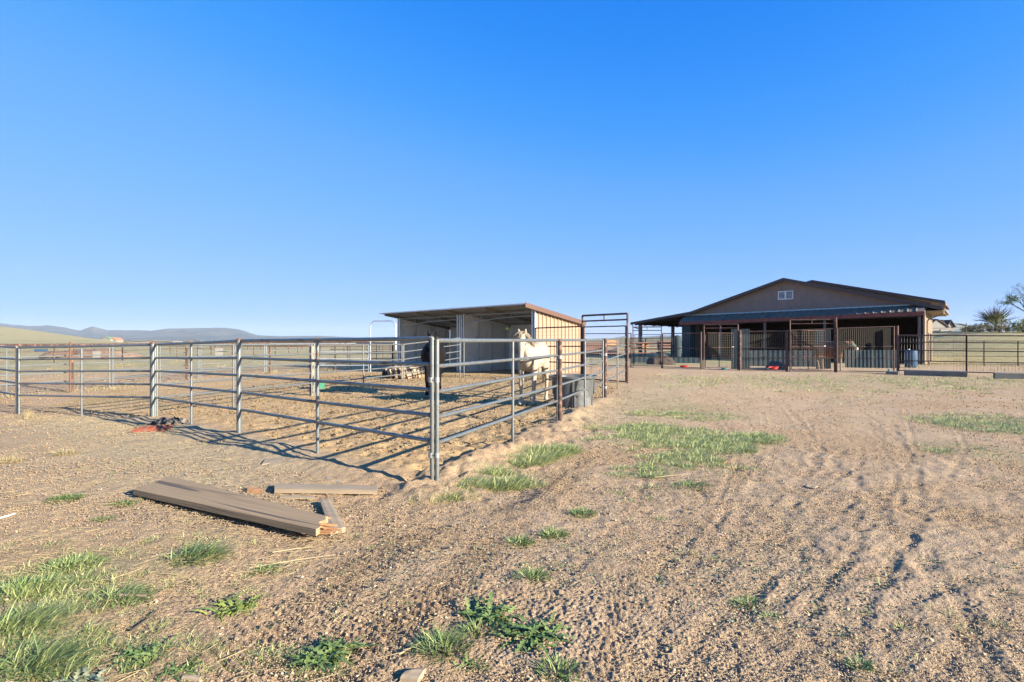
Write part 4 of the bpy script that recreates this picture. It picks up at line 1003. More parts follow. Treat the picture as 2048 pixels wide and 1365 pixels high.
# ================================================================ ANIMALS
def loft(rings, n=16):
    """rings: (centre, half width, half height, direction) -> closed tube; width axis horizontal"""
    vs = []; fs = []
    C = [Vector(r[0]) for r in rings]
    for i, r in enumerate(rings):
        d = (C[min(i+1, len(C)-1)]-C[max(i-1, 0)]).normalized()
        side = r[3] if len(r) > 3 and r[3] is not None else None
        s = Vector(side).normalized() if side else (Vector((0, 1, 0))-d*d.y).normalized()
        u = d.cross(s)
        for k in range(n):
            a = 2*math.pi*k/n; p = C[i]+s*(math.cos(a)*r[1])+u*(math.sin(a)*r[2]); vs.append(p)
    for i in range(len(rings)-1):
        for k in range(n): a = i*n+k; b = i*n+(k+1) % n; fs.append((a, b, b+n, a+n))
    fs.append(tuple(range(n))[::-1]); e = (len(rings)-1)*n; fs.append(tuple(e+k for k in range(n)))
    return vs, fs
def quadruped(name, label, cat, loc, heading, body_parts, m, m2=None, m2z=0.0, extra=(), voxel=.016, hoofm=None, hoofz=.055, smooth_n=6, size=1.0, muz=None):
    rz = math.atan2(heading[1], heading[0]); Mx = Matrix.Translation(Vector(loc))@Matrix.Rotation(rz, 4, 'Z')@Matrix.Scale(size, 4)
    root = thing(name, label, cat, loc)
    mb = MB()
    for rg in body_parts:
        v, f = loft(rg); mb.raw([Mx@q for q in v], f)
    o = mb.build('body', m, root)
    bm = bmesh.new(); bm.from_mesh(o.data); bmesh.ops.recalc_face_normals(bm, faces=bm.faces); bm.to_mesh(o.data); bm.free()
    r = o.modifiers.new('r', 'REMESH'); r.mode = 'VOXEL'; r.voxel_size = voxel; r.use_smooth_shade = True
    s = o.modifiers.new('s', 'SMOOTH'); s.factor = .5; s.iterations = smooth_n
    bpy.context.view_layer.update()
    dg = bpy.context.evaluated_depsgraph_get(); me = bpy.data.meshes.new_from_object(o.evaluated_get(dg)); o.modifiers.clear(); o.data = me
    me.materials.clear(); me.materials.append(m); me.materials.append(hoofm or M['hoof']); me.materials.append(m2 or m)
    gl = loc[2]
    for p in me.polygons:
        z = p.center.z+ORG[root.name].z-gl
        p.material_index = 1 if z < hoofz else (2 if (m2 and z < m2z) else 0); p.use_smooth = True
        if muz and (Vector(p.center)+ORG[root.name]-Mx@Vector(muz[0])).length < muz[1]: p.material_index = 2
    eb = MB()
    for c, rr in extra:
        c = Mx@Vector(c); b2 = bmesh.new(); bmesh.ops.create_uvsphere(b2, u_segments=10, v_segments=8, radius=rr); eb.raw([v.co+c for v in b2.verts], [tuple(v.index for v in f.verts) for f in b2.faces]); b2.free()
    eo = eb.build('eye', M['eye'], root, smooth=True)
    # the eyes belong to the one body mesh
    bm = bmesh.new(); bm.from_mesh(me); nb = len(bm.faces); bm.from_mesh(eo.data); bm.faces.ensure_lookup_table()
    for f in bm.faces[nb:]: f.material_index = 3; f.smooth = True
    bm.to_mesh(me); bm.free(); me.materials.append(M['eye']); bpy.data.objects.remove(eo)
    return root, Mx
def leg_front(x, y, dx=0.0, k=1.0, fwd=0.0):
    return [((x, y*.8, 1.08), .085*k, .15*k), ((x+.01, y*.95, .95), .075*k, .115*k), ((x, y, .82), .062*k, .082*k), ((x+fwd*.3, y, .66), .050*k, .060*k), ((x+.01+fwd*.6, y, .50), .044*k, .050*k), ((x+.012+fwd*.65, y, .46), .045*k, .050*k),
            ((x+fwd*.75, y, .40), .034*k, .038*k), ((x+fwd, y, .24), .028*k, .031*k), ((x+fwd, y, .16), .035*k, .040*k), ((x+.02+fwd, y, .10), .031*k, .034*k), ((x+.04+fwd, y, .05), .046*k, .05*k), ((x+.055+fwd, y, .0), .056*k, .062*k)]
def leg_hind(x, y, k=1.0, fwd=0.0):
    return [((x+.02, y*.7, 1.20), .13*k, .20*k), ((x+.03, y*.85, 1.02), .115*k, .21*k), ((x+.05, y*.95, .88), .085*k, .155*k), ((x-.02, y, .74), .062*k, .10*k), ((x-.11, y, .62), .045*k, .065*k), ((x-.155, y, .54), .040*k, .055*k), ((x-.15, y, .46), .036*k, .043*k),
            ((x-.13+fwd, y, .30), .030*k, .034*k), ((x-.12+fwd, y, .18), .036*k, .042*k), ((x-.10+fwd, y, .11), .032*k, .035*k), ((x-.08+fwd, y, .05), .046*k, .05*k), ((x-.065+fwd, y, .0), .054*k, .060*k)]
def horse_parts(poll, muzzle, neckmid, side=(0, 1, 0), earspread=.075, legs=(0, 0, 0, 0), wd=1.0):
    torso = [((-.80, 0, 1.23), .08, .12), ((-.75, 0, 1.22), .17*wd, .21), ((-.62, 0, 1.19), .24*wd, .28), ((-.42, 0, 1.15), .275*wd, .315), ((-.2, 0, 1.10), .285*wd, .32), ((.05, 0, 1.07), .28*wd, .325), ((.28, 0, 1.08), .255*wd, .345), ((.45, 0, 1.11), .225*wd, .345), ((.58, 0, 1.12), .185*wd, .29), ((.68, 0, 1.11), .13*wd, .21), ((.73, 0, 1.10), .07, .12)]
    pv = Vector(poll); mv = Vector(muzzle); nm = Vector(neckmid)
    neck = [((.36, 0, 1.20), .13, .27), ((.50, 0, 1.26), .125, .25), (tuple(Vector((.50, 0, 1.26)).lerp(nm, .55)), .11, .20), (tuple(nm), .095, .165), (tuple(nm.lerp(pv, .6)), .082, .13), (tuple(pv), .072, .10)]
    d = mv-pv; sd_ = side
    hd = []
    for t, a, b in ((-.10, .045, .05), (0, .078, .095), (.14, .092, .125), (.30, .098, .135), (.42, .085, .125), (.58, .062, .092), (.74, .052, .070), (.86, .056, .066), (.95, .052, .056), (1.0, .034, .036)):
        hd.append((tuple(pv+d*t), a, b, sd_))
    S = Vector(sd_).normalized(); ears = []
    back = (d.normalized()).cross(S); 
    for sg in (-1, 1):
        b = pv+S*sg*earspread*.8+Vector((0, 0, .03)); tpt = b+S*sg*.025+Vector((0, 0, .15))-d*.02
        ears.append([(tuple(b), .040, .026, sd_), (tuple(b.lerp(tpt, .35)), .048, .026, sd_), (tuple(b.lerp(tpt, .7)), .034, .02, sd_), (tuple(tpt), .007, .006, sd_)])
    L = [leg_front(.46, .15, k=1.22, fwd=legs[0]), leg_front(.46, -.15, k=1.22, fwd=legs[1]), leg_hind(-.54, .16, k=1.15, fwd=legs[2]), leg_hind(-.54, -.16, k=1.15, fwd=legs[3])]
    eyes = [(tuple(pv+d*.30+S*sg*.088+(-back if back.z < 0 else back)*.035), .020) for sg in (-1, 1)]
    return [torso, neck, hd]+ears+L, eyes
def hair(name, root, Mx, m, roots, n, length, fall, spread=.03, seed=0, rad=.006, curl=.03):
    rg = random.Random(seed); mb = MB()
    for i in range(n):
        k = rg.random()*(len(roots)-1); j = int(k); p = Vector(roots[j]).lerp(Vector(roots[min(j+1, len(roots)-1)]), k-j)
        p = p+Vector((rg.uniform(-.012, .012), rg.uniform(-.012, .012), rg.uniform(-.01, .01))); Lh = length*rg.uniform(.6, 1.1); pts = [p]; v = Vector(fall[0])
        fl = Vector(fall[1])
        for s in range(5):
            t = (s+1)/5; dv = v.lerp(fl, min(1, t*1.4)).normalized(); p = p+dv*Lh/5+Vector((rg.uniform(-1, 1), rg.uniform(-1, 1), 0))*spread*.35; pts.append(p)
        mb.tube([Mx@q for q in pts], [rad*1.0, rad*1.1, rad, rad*.9, rad*.6, rad*.25], 4)
    return mb.build(name, m, root, smooth=True)
# cream horse: faces the camera, turned slightly to the picture's left, head lowered
hx, hy = .50, 13.0; hd_ = (-.30, -.954)
bp, ey = horse_parts((.93, .0, 1.55), (1.10, .02, .98), (.74, 0, 1.43), side=(-.03, 1, 0), legs=(.02, .06, .0, .10))
rt, Mx = quadruped('horse', 'cream white horse standing behind the rails beside the water tank', 'horse', (hx, hy, gz(hx, hy)+.01), hd_, bp, M['hw'], mat('grey_pink_muzzle', (.20, .155, .125), .6, 0, var=.15), extra=ey, muz=((1.12, .02, .96), .085))
hair('mane', rt, Mx, M['hwhair'], [(.93, 0, 1.66), (.78, 0, 1.63), (.62, 0, 1.56), (.48, 0, 1.50)], 190, .30, ((0, .8, .3), (0, .35, -1)), seed=3)
hair('forelock', rt, Mx, M['hwhair'], [(.94, -.03, 1.66), (.96, .03, 1.66)], 46, .20, ((.8, -.3, .2), (.35, -.2, -1)), seed=4, spread=.06)
hair('tail', rt, Mx, M['hwhair'], [(-.79, 0, 1.30), (-.81, 0, 1.26)], 120, .95, ((-.8, 0, -.2), (-.05, -.05, -1)), seed=5, rad=.010, spread=.03)
# black horse: faces the camera, its head behind the corner post
bx, by = at(869, 14.9); hd2 = (.10, -1.0)
bp, ey = horse_parts((.95, .02, 1.56), (1.12, .03, 1.00), (.76, 0, 1.45), earspread=.11, legs=(.0, .03, .05, -.02), wd=1.22)
rt, Mx = quadruped('horse', 'black horse standing behind the near corner post of the fence', 'horse', (bx-.03, by, gz(bx, by)+.01), hd2, bp, M['hb'], extra=ey)
hair('mane', rt, Mx, M['hbhair'], [(.95, 0, 1.66), (.80, 0, 1.64), (.62, 0, 1.57), (.48, 0, 1.50)], 130, .32, ((0, .8, .3), (0, .35, -1)), seed=6)
hair('forelock', rt, Mx, M['hbhair'], [(.96, -.02, 1.66), (.98, .03, 1.66)], 30, .2, ((.8, .1, .2), (.35, .0, -1)), seed=7, spread=.05)
hair('tail', rt, Mx, M['hbhair'], [(-.79, 0, 1.30), (-.81, 0, 1.26)], 110, .95, ((-.8, 0, -.2), (-.05, 0, -1)), seed=8, rad=.010)
# cow
def cow():
    torso = [((-.82, 0, 1.14), .08, .12), ((-.78, 0, 1.10), .20, .24), ((-.62, 0, 1.05), .26, .31), ((-.40, 0, .98), .29, .36), ((-.1, 0, .94), .31, .385), ((.2, 0, .95), .29, .38), ((.42, 0, .98), .24, .35), ((.58, 0, 1.0), .17, .28), ((.68, 0, 1.0), .09, .18)]
    neck = [((.40, 0, 1.08), .13, .25), ((.62, 0, 1.12), .11, .22), ((.82, .06, 1.17), .09, .165), ((.92, .15, 1.21), .08, .12)]
    pv = Vector((.93, .17, 1.24)); d = Vector((.06, .33, -.27)); hd = []
    for t, a, b in ((-.1, .05, .06), (0, .09, .10), (.2, .11, .12), (.4, .10, .115), (.65, .075, .085), (.85, .075, .075), (1.0, .05, .05)): hd.append((tuple(pv+d*t), a, b, (-.98, .18, 0)))
    ears = []
    for sg in (-1, 1):
        b = pv+Vector((0, sg*.08, .04)); e = b+Vector((-.04, sg*.17, .04)); ears.append([(tuple(b), .02, .03, (1, 0, 0)), (tuple(b.lerp(e, .5)), .018, .05, (1, 0, 0)), (tuple(e), .008, .012, (1, 0, 0))])
        h0 = pv+Vector((0, sg*.05, .08)); ears.append([(tuple(h0), .022, .022), (tuple(h0+Vector((.01, sg*.03, .06))), .012, .012), (tuple(h0+Vector((.02, sg*.03, .10))), .005, .005)])
    def lf(x, y, f=0):
        return [((x, y*.8, .92), .10, .15), ((x, y, .72), .075, .095), ((x, y, .55), .052, .06), ((x+.01, y, .42), .046, .05), ((x+f, y, .28), .033, .036), ((x+f, y, .14), .037, .042), ((x+.02+f, y, .07), .035, .04), ((x+.03+f, y, 0), .05, .058)]
    def lh(x, y, f=0):
        return [((x, y*.7, 1.0), .13, .20), ((x+.02, y*.9, .80), .10, .17), ((x-.03, y, .62), .06, .10), ((x-.10, y, .48), .04, .055), ((x-.09+f, y, .30), .033, .037), ((x-.08+f, y, .14), .037, .042), ((x-.06+f, y, .07), .035, .04), ((x-.05+f, y, 0), .05, .058)]
    udder = [((-.42, 0, .72), .10, .12), ((-.38, 0, .60), .11, .12), ((-.38, 0, .54), .06, .07)]
    parts = [torso, neck, hd]+ears+[lf(.42, .15), lf(.42, -.15, .04), lh(-.58, .16), lh(-.58, -.16, .10), udder]
    S = Vector((-.98, .18, 0)).normalized(); eyes = [(tuple(pv+d*.3+S*sg*.10+Vector((.02, 0, .05))), .02) for sg in (-1, 1)]
    X, Y = at(1661, 28.3)
    rt, Mx = quadruped('cow', 'tan brown cow in a green halter standing behind the rusty post', 'cow', (X, Y, gz(X, Y)), (.20, -.98), parts, M['cow'], M['cowl'], .66, eyes, voxel=.02, size=1.12)
    tb = MB(); q = pv+d*.62
    for c, r_ in ((q, .095), (pv+d*.12, .13)):
        pts = []
        dn = d.normalized(); s_ = S; u_ = dn.cross(s_)
        for k in range(13): a = 2*math.pi*k/12; pts.append(Mx@(c+s_*math.cos(a)*r_+u_*math.sin(a)*r_*1.02))
        tb.tube(pts, .012, 5, cap=False)
    tb.tube([Mx@(q+S*-.09), Mx@(pv+d*.12+S*-.12)], .01, 5)
    tb.build('halter', M['tealr'], rt)
    vs, fs = loft([(tuple(pv+d*.80), .078, .078, (-.98, .18, 0)), (tuple(pv+d*.92), .078, .072, (-.98, .18, 0)), (tuple(pv+d*1.03), .05, .048, (-.98, .18, 0))], 14)
    MB().raw([Mx@v for v in vs], fs).build('muzzle', mat('pale_muzzle', (.55, .50, .45), .6), rt, smooth=True)
    hair('tail', rt, Mx, M['cow'], [(-.84, 0, 1.25), (-.85, 0, 1.2)], 26, .95, ((-.5, 0, -.5), (0, 0, -1)), seed=9, rad=.009, spread=.01)
cow()

# ================================================================ FAR THINGS
def simple_house(label, name, px, Y, wd, dp, hw, hr, wall, roof, rz=0, group=None, gables=1, cat='house', win=True):
    X, Yy = at(px, Y); g = gz(X, Yy); root = thing(name, label, cat, (X, Yy, g), group)
    Mz = Matrix.Translation((X, Yy, g))@Matrix.Rotation(rz, 4, 'Z')
    MB().raw([Mz@Vector(v) for v in [(-wd/2, 0, -.5), (wd/2, 0, -.5), (wd/2, dp, -.5), (-wd/2, dp, -.5), (-wd/2, 0, hw), (wd/2, 0, hw), (wd/2, dp, hw), (-wd/2, dp, hw)]], [(0, 1, 5, 4), (1, 2, 6, 5), (2, 3, 7, 6), (3, 0, 4, 7), (4, 5, 6, 7)]).build('wall', wall, root)
    o = .35; gw = wd/gables
    for i in range(gables):
        x0 = -wd/2+i*gw; x1 = x0+gw; c = (x0+x1)/2; y0_ = -o-.15*i
        MB().raw([Mz@Vector(v) for v in [(x0-o*.3, y0_, hw-.1), (c, y0_, hw+hr), (x1+o*.3, y0_, hw-.1), (x0-o*.3, dp+o, hw-.1), (c, dp+o, hw+hr), (x1+o*.3, dp+o, hw-.1),
            (x0-o*.3, y0_, hw+.12), (c, y0_, hw+hr+.22), (x1+o*.3, y0_, hw+.12), (x0-o*.3, dp+o, hw+.12), (c, dp+o, hw+hr+.22), (x1+o*.3, dp+o, hw+.12)]],
            [(6, 7, 10, 9), (7, 8, 11, 10), (0, 1, 7, 6), (1, 2, 8, 7), (0, 3, 4, 1), (1, 4, 5, 2), (3, 9, 10, 4), (4, 10, 11, 5), (0, 6, 9, 3), (2, 5, 11, 8)]).build('roof', roof, root)
        MB().raw([Mz@Vector(v) for v in [(x0+.1, -.05, hw-.1), (x1-.1, -.05, hw-.1), (c, -.05, hw+hr-.15)]], [(0, 1, 2)]).build('gable', wall, root)
        if win: MB().box(Mz@Vector((c, -.04, hw*.45)), gw*.28, .06, hw*.42, rz).build('window', M['glass'], root)
    return root
simple_house('pale stucco house with a dark roof, touching the barn corner', 'house', 1874, 150, 6.0, 9, 2.9, 2.0, M['hdwall'], M['hdroof'], group='pale houses behind the barn')
simple_house('second pale stucco house with twin gables, right of the first', 'house', 1892, 153, 4.6, 9, 3.0, 1.8, M['hdwall'], M['hdroof'], gables=2, group='pale houses behind the barn')
simple_house('long grey-blue metal shed on the right skyline', 'metal_shed', 1917, 165, 5.0, 8, 3.6, .35, M['bluewall'], M['bluewall'], cat='shed', win=False)
simple_house('far house with pale green roof at the foot of the left hill', 'house', 211, 380, 6, 7, 1.0, 1.5, M['hdwall'], M['greenroof'], win=False)
simple_house('far house with red tile roof at the foot of the left hill', 'house', 226, 383, 4.5, 7, 1.0, 1.4, M['hdwall'], mat('red_tiles', (.42, .17, .09), .8), win=False)
for i, (px, Y, wd, h, m_, lab) in enumerate(((300, 190, 16, 1.3, 'hdwall', 'long pale low shed on the left horizon'), (580, 160, 10, .9, 'redpipe', 'long low red shed roof on the horizon behind the pen'), (700, 170, 14, 1.0, 'redpipe', 'second low red building left of the round-topped gate'), (640, 165, 6, 1.1, 'redpipe', 'small red outbuilding between the two red sheds'), (1290, 120, 1.6, .9, 'hay', 'stack of tan hay on the plain behind the barn left gate'))):
    simple_house(lab, 'far_shed', px, Y, wd, 5, h, .35, M[m_], M[m_], cat='shed', win=False, group='low sheds on the horizon')
def smallbox(name, label, cat, px, Y, wd, h, m, z0=0.0, d=.6):
    X, Yy = at(px, Y); g = gz(X, Yy)+z0; mb = MB(); mb.box((X, Yy, g+h/2), wd, d, h, .2); mb.box((X, Yy, g+h+.03), wd*1.06, d*1.06, .06, .2)
    return tag(mb.build(name, m, origin=(X, Yy, g)), label, cat)
smallbox('water_trough', 'cream box shelter in the left field behind the third rail', 'box', 438, 52, .55, .8, M['hdwall'])
smallbox('water_trough', 'pale round-edged box by the red dirt heap', 'box', 193, 46, .30, .60, M['hdwall'])
smallbox('water_trough', 'blue trough far out in the left field', 'trough', 82, 75, 1.3, .32, M['blue'])
smallbox('hay_stack', 'rusty red stacked panels seen through the tall mesh gate', 'stack', 1188, 62, 2.6, 1.15, M['redpipe'])
smallbox('hay_stack', 'tan square hay block seen right of the brown post', 'stack', 1222, 64, 1.2, 1.55, M['hay'])
smallbox('farm_machine', 'small red machine on the plain behind the lean-to', 'machine', 1330, 110, 3.0, 1.5, M['redpipe'])
X_, Y_ = at(185, 50); blob('dirt_heap', 'low reddish dirt heap beyond the left fences', 'heap', X_, Y_, 4.2, 2.0, .8, M['mound'], 31, 4, .25)
# plain far fences
def far_fence(label, pts, n_rails, h, m, sp=3.0, r=.03, pr=.05):
    root = thing('far_fence', label, 'fence', (pts[0][0], pts[0][1], gz(*pts[0])), 'thin fences across the far fields')
    mb = MB(); pb = MB()
    for a, b in zip(pts[:-1], pts[1:]):
        za, zb = gz(*a), gz(*b)
        for k in range(n_rails): z = h*(1-k/max(1, n_rails)*.8); mb.tube([(a[0], a[1], za+z), (b[0], b[1], zb+z)], r, 4)
        L = math.hypot(b[0]-a[0], b[1]-a[1]); n = int(L/sp)
        for i in range(n+1):
            q = lerp(a, b, i/max(1, n)); pb.tube([(q[0], q[1], gz(*q)-.1), (q[0], q[1], gz(*q)+h)], pr, 5)
    mb.build('rails', m, root); o = pb.build('posts', m, root); o['kind'] = 'stuff'
far_fence('thin rusty fence crossing the left field', [at(-60, 34), at(245, 42), at(430, 60), at(640, 70)], 2, 1.3, M['rust'], 4, .018, .05)
far_fence('far dark post and rail line behind the pen', [at(300, 62), at(640, 58), at(780, 60)], 3, 1.35, M['rust'], 2.4, .018, .05)
far_fence('long red pipe fence on the horizon behind the pen', [at(420, 100), at(900, 80)], 3, 1.25, M['redpipe'], 3, .05, .07)
far_fence('red pipe fence seen through the tall mesh gate', [at(1130, 40), at(1290, 44), at(1420, 60)], 4, 1.35, M['redpipe'], 3, .045, .05)
far_fence('rusty pipe fence seen under the lean-to roof', [at(1262, 52), at(1360, 44)], 3, 1.75, M['rust'], 2.5, .035, .05)
far_fence('wooden post line on the right rise', [at(1880, 95), at(2150, 90)], 2, 1.0, M['bark'], 3, .02, .09)
far_fence('dark pipe fence across the right field', [at(1862, 62), at(2150, 60)], 3, 1.4, M['rust'], 3, .02, .04)
# ---- bushes and trees on the right rise; far scrub
def leaf_cloud(C, n, size, seed, flat=.6):
    rg = np.random.default_rng(seed); vs = []; fs = []; tn = []
    c = C[rg.integers(0, len(C), n)]+rg.normal(0, size*1.4, (n, 3))
    u = rg.normal(0, 1, (n, 3)); u /= np.linalg.norm(u, axis=1)[:, None]; v = rg.normal(0, 1, (n, 3)); v -= (v*u).sum(1)[:, None]*u; v /= np.linalg.norm(v, axis=1)[:, None]
    s = size*rg.uniform(.5, 1.3, (n, 1))
    V = np.stack([c-u*s, c+v*s*flat*.5, c+u*s, c-v*s*flat*.5], 1).reshape(-1, 3)
    F_ = np.arange(n*4).reshape(-1, 4).tolist(); t = np.repeat(rg.uniform(0, 1, n), 4)
    return V, F_, t
def plant_obj(name, label, cat, X, Y, parts, group=None):
    g = gz(X, Y); root = thing(name, label, cat, (X, Y, g), group); return root, g
def pollard(label, px, Y, h, seed):
    X, Y = at(px, Y); root, g = plant_obj('tree', label, 'tree', X, Y, None); rg = random.Random(seed)
    TB(MB().tube([(X, Y, g-.2), (X, Y, g+h*.22), (X+.03, Y, g+h*.32)], [.16, .13, .15], 8), 'trunk', M['bark'], root)
    mb = MB(); pts = []
    for i in range(130):
        a = rg.uniform(0, 2*math.pi); el = rg.uniform(.12, 1.45); L = h*rg.uniform(.45, .78)*(1 if el < 1 else .85)
        d = Vector((math.cos(a)*math.cos(el), math.sin(a)*math.cos(el), math.sin(el))); p0 = Vector((X, Y, g+h*.30)); q = [p0, p0+d*L*.35, p0+d*L*.7+Vector((0, 0, .03)), p0+d*L+Vector((0, 0, .08*h*rg.uniform(-.4, .6)))]
        mb.tube(q, [.035, .026, .018, .006], 4)
        for t in np.linspace(.12, .62 if el > .35 else .3, 8): pts.append(p0+d*L*t)
        for k in range(2): qq = p0+d*L*rg.uniform(.5, .8); dd = (d+Vector((rg.uniform(-.5, .5), rg.uniform(-.5, .5), rg.uniform(-.2, .5)))).normalized(); mb.tube([qq, qq+dd*L*.22], [.01, .004], 3)
    cr = mb.build('crown', M['bark'], root)
    V, F_, t = leaf_cloud(np.array([tuple(p) for p in pts]), 2600, .09, seed); link_mesh('leaves', V, F_, M['leaf'], cr, tint=.35+.65*t)
pollard('spiky pruned tree with bare radiating branches and yellow-green heart on the right rise', 1991, 66, 3.5, 3)
def bush(label, px, Y, rx, h, m, seed, n=2600, size=.09, name='bush'):
    X, Y = at(px, Y); root, g = plant_obj(name, label, 'bush', X, Y, None); rg = np.random.default_rng(seed)
    st = MB()
    for k in range(7): a = k*.9; st.tube([(X, Y, g-.1), (X+rx*.5*math.cos(a), Y+rx*.4*math.sin(a), g+h*.7)], [.04, .012], 4)
    st.build('stems', M['bark'], root)
    u = rg.normal(0, 1, (60, 3)); u /= np.linalg.norm(u, axis=1)[:, None]; rr = rg.uniform(.45, 1, (60, 1))**.5
    C = np.array([X, Y, g+h*.45])+u*rr*np.array([rx, rx*.8, h*.5]); C[:, 2] = np.maximum(C[:, 2], g+.05)
    V, F_, t = leaf_cloud(C, n, size, seed); link_mesh('foliage', V, F_, m, root, tint=t)
bush('dark rounded bush under the spiky tree', 1999, 63, 1.5, 1.6, M['leafd'], 5)
bush('low olive bush left of the spiky tree on the rise', 1958, 66, 1.5, .9, M['leafd'], 6)
bush('low dry bush between the grey-blue shed and the olive bush', 1942, 70, 1.1, .6, M['leafd'], 7, 1200)
bush('yellow-green bush at the right edge below the leafy tree', 2046, 62, 1.1, 1.5, M['leaf'], 8)
bush('small dark conifer-like shrub right of the spiky tree', 2018, 80, .4, 1.1, M['leafd'], 9, 700, .06)
def leafy_tree(label, px, Y, h, seed):
    X, Y = at(px, Y); root, g = plant_obj('tree', label, 'tree', X, Y, None); rg = random.Random(seed); mb = MB(); tips = []
    TB(MB().tube([(X, Y, g-.2), (X+.05, Y, g+h*.25), (X-.02, Y, g+h*.4)], [.20, .15, .12], 8), 'trunk', M['bark'], root)
    def br(p, d, L, r, dep):
        q = [p]
        for k in range(4): d = (d+Vector((rg.uniform(-.22, .22), rg.uniform(-.22, .22), rg.uniform(-.05, .13)))).normalized(); q.append(q[-1]+d*L/4)
        mb.tube(q, [r, r*.85, r*.7, r*.55, r*.4], 4); tips.append((q[3], dep)); tips.append((q[4], dep))
        if dep < 4:
            for k in range(3): br(q[rg.choice((2, 3, 4))], (d+Vector((rg.uniform(-.9, .9), rg.uniform(-.9, .9), rg.uniform(-.3, .6)))).normalized(), L*.68, r*.5, dep+1)
    for k in range(7): a = k*.9; br(Vector((X, Y, g+h*.33)), Vector((math.cos(a), math.sin(a), .8)).normalized(), h*.32, .07, 0)
    cr = mb.build('branches', M['bark'], root)
    C = np.array([tuple(p) for p, d_ in tips if d_ >= 2 and (p.z-g < h*.62 or p.x > X+.2)])
    V, F_, t = leaf_cloud(C, 5200, .11, seed); link_mesh('foliage', V, F_, M['leaf'], cr, tint=t*.8)
leafy_tree('tall half-bare tree with sparse yellow-green leaves at the right edge', 2062, 60, 6.2, 21)
# distant tree lines as one mass each
def scrubline(label, px0, px1, Y, h, n, seed):
    rg = np.random.default_rng(seed); px = rg.uniform(px0, px1, n); X = (px-1024)/F*Y; Yy = Y+rg.uniform(-25, 25, n); hh = h*rg.uniform(.3, 1, n)*(.6+.4*gnoise(px*.02, px*0, seed))
    C = []
    for k in range(n):
        q = rg.normal(0, 1, (14, 3)); C.append(np.array([X[k], Yy[k], hh[k]*.5])+q*np.array([hh[k]*.7, hh[k]*.5, hh[k]*.22]))
    C = np.concatenate(C); C[:, 2] = np.maximum(C[:, 2], .2)
    V, F_, t = leaf_cloud(C, n*60, h*.14, seed); o = link_mesh('distant_trees', V, F_, M['treel'], origin=(X[0], Yy[0], 0), tint=t); o['kind'] = 'stuff'; o['label'] = label; o['category'] = 'trees'
scrubline('far dark scrub on the horizon left of the shelter', 250, 760, 420, 3.2, 90, 2)
scrubline('far low scrub on the horizon behind the tall mesh gate', 1100, 1420, 520, 4.5, 70, 4)

# ================================================================ GRASS, WEEDS, STONES, STRAW
def blades(P, L, W_, lean, az, rg, seg=3, curve=.6, ps=.35):
    """numpy blades: P (n,3) roots, L length, W_ width, lean angle from vertical, az azimuth"""
    n = len(P); d = np.stack([np.cos(az), np.sin(az)], 1); side = np.stack([-d[:, 1], d[:, 0]], 1)
    tw = rg.uniform(-.9, .9, n); sx = side*np.cos(tw)[:, None]+d*np.sin(tw)[:, None]
    V = []; t_ = np.linspace(0, 1, seg+1)
    hx = np.zeros(n); hz = np.zeros(n); pts = []
    for k in range(seg+1):
        pts.append((hx.copy(), hz.copy()))
        ang = lean+curve*(k/seg)*1.3; hx = hx+np.sin(ang)*L/seg; hz = hz+np.cos(ang)*L/seg
    for k in range(seg+1):
        wk = W_*(1-t_[k])**.6*(.6 if k == 0 else 1)/2
        c = P+np.stack([d[:, 0]*pts[k][0], d[:, 1]*pts[k][0], pts[k][1]], 1)
        off_ = np.concatenate([sx*wk[:, None], np.zeros((n, 1))], 1)
        if k < seg: V.append(c-off_); V.append(c+off_)
        else: V.append(c)
    m = 2*seg+1; A = np.stack(V, 1).reshape(-1, 3); base = np.arange(n)[:, None]*m
    faces = []
    for k in range(seg-1): faces.append(base+np.array([2*k, 2*k+1, 2*k+3, 2*k+2]))
    q = np.concatenate(faces) if faces else np.zeros((0, 4), int); tr = base+np.array([2*seg-2, 2*seg-1, 2*seg])
    return A, q, tr, m
def np_mesh(name, V, quads, tris, m, tint=None, origin=(0, 0, 0), parent=None, smooth=False):
    V = V-np.array(origin if parent is None else ORG[parent.name])
    me = bpy.data.meshes.new(name); me.vertices.add(len(V)); me.vertices.foreach_set('co', V.astype(np.float32).ravel())
    li = np.concatenate([quads.ravel(), tris.ravel()]).astype(np.int32); me.loops.add(len(li)); me.loops.foreach_set('vertex_index', li)
    nq, ntr = len(quads), len(tris); me.polygons.add(nq+ntr)
    me.polygons.foreach_set('loop_start', np.concatenate([np.arange(nq)*4, nq*4+np.arange(ntr)*3]).astype(np.int32)); me.update(calc_edges=True)
    if smooth: me.polygons.foreach_set('use_smooth', np.ones(nq+ntr, bool))
    if tint is not None: a = me.attributes.new('tint', 'FLOAT', 'POINT'); a.data.foreach_set('value', tint.astype(np.float32))
    me.materials.append(m); o = bpy.data.objects.new(name, me); COL.objects.link(o)
    if parent is not None: o.parent = parent; ORG[o.name] = ORG[parent.name]
    else: o.location = origin; ORG[o.name] = Vector(origin)
    return o
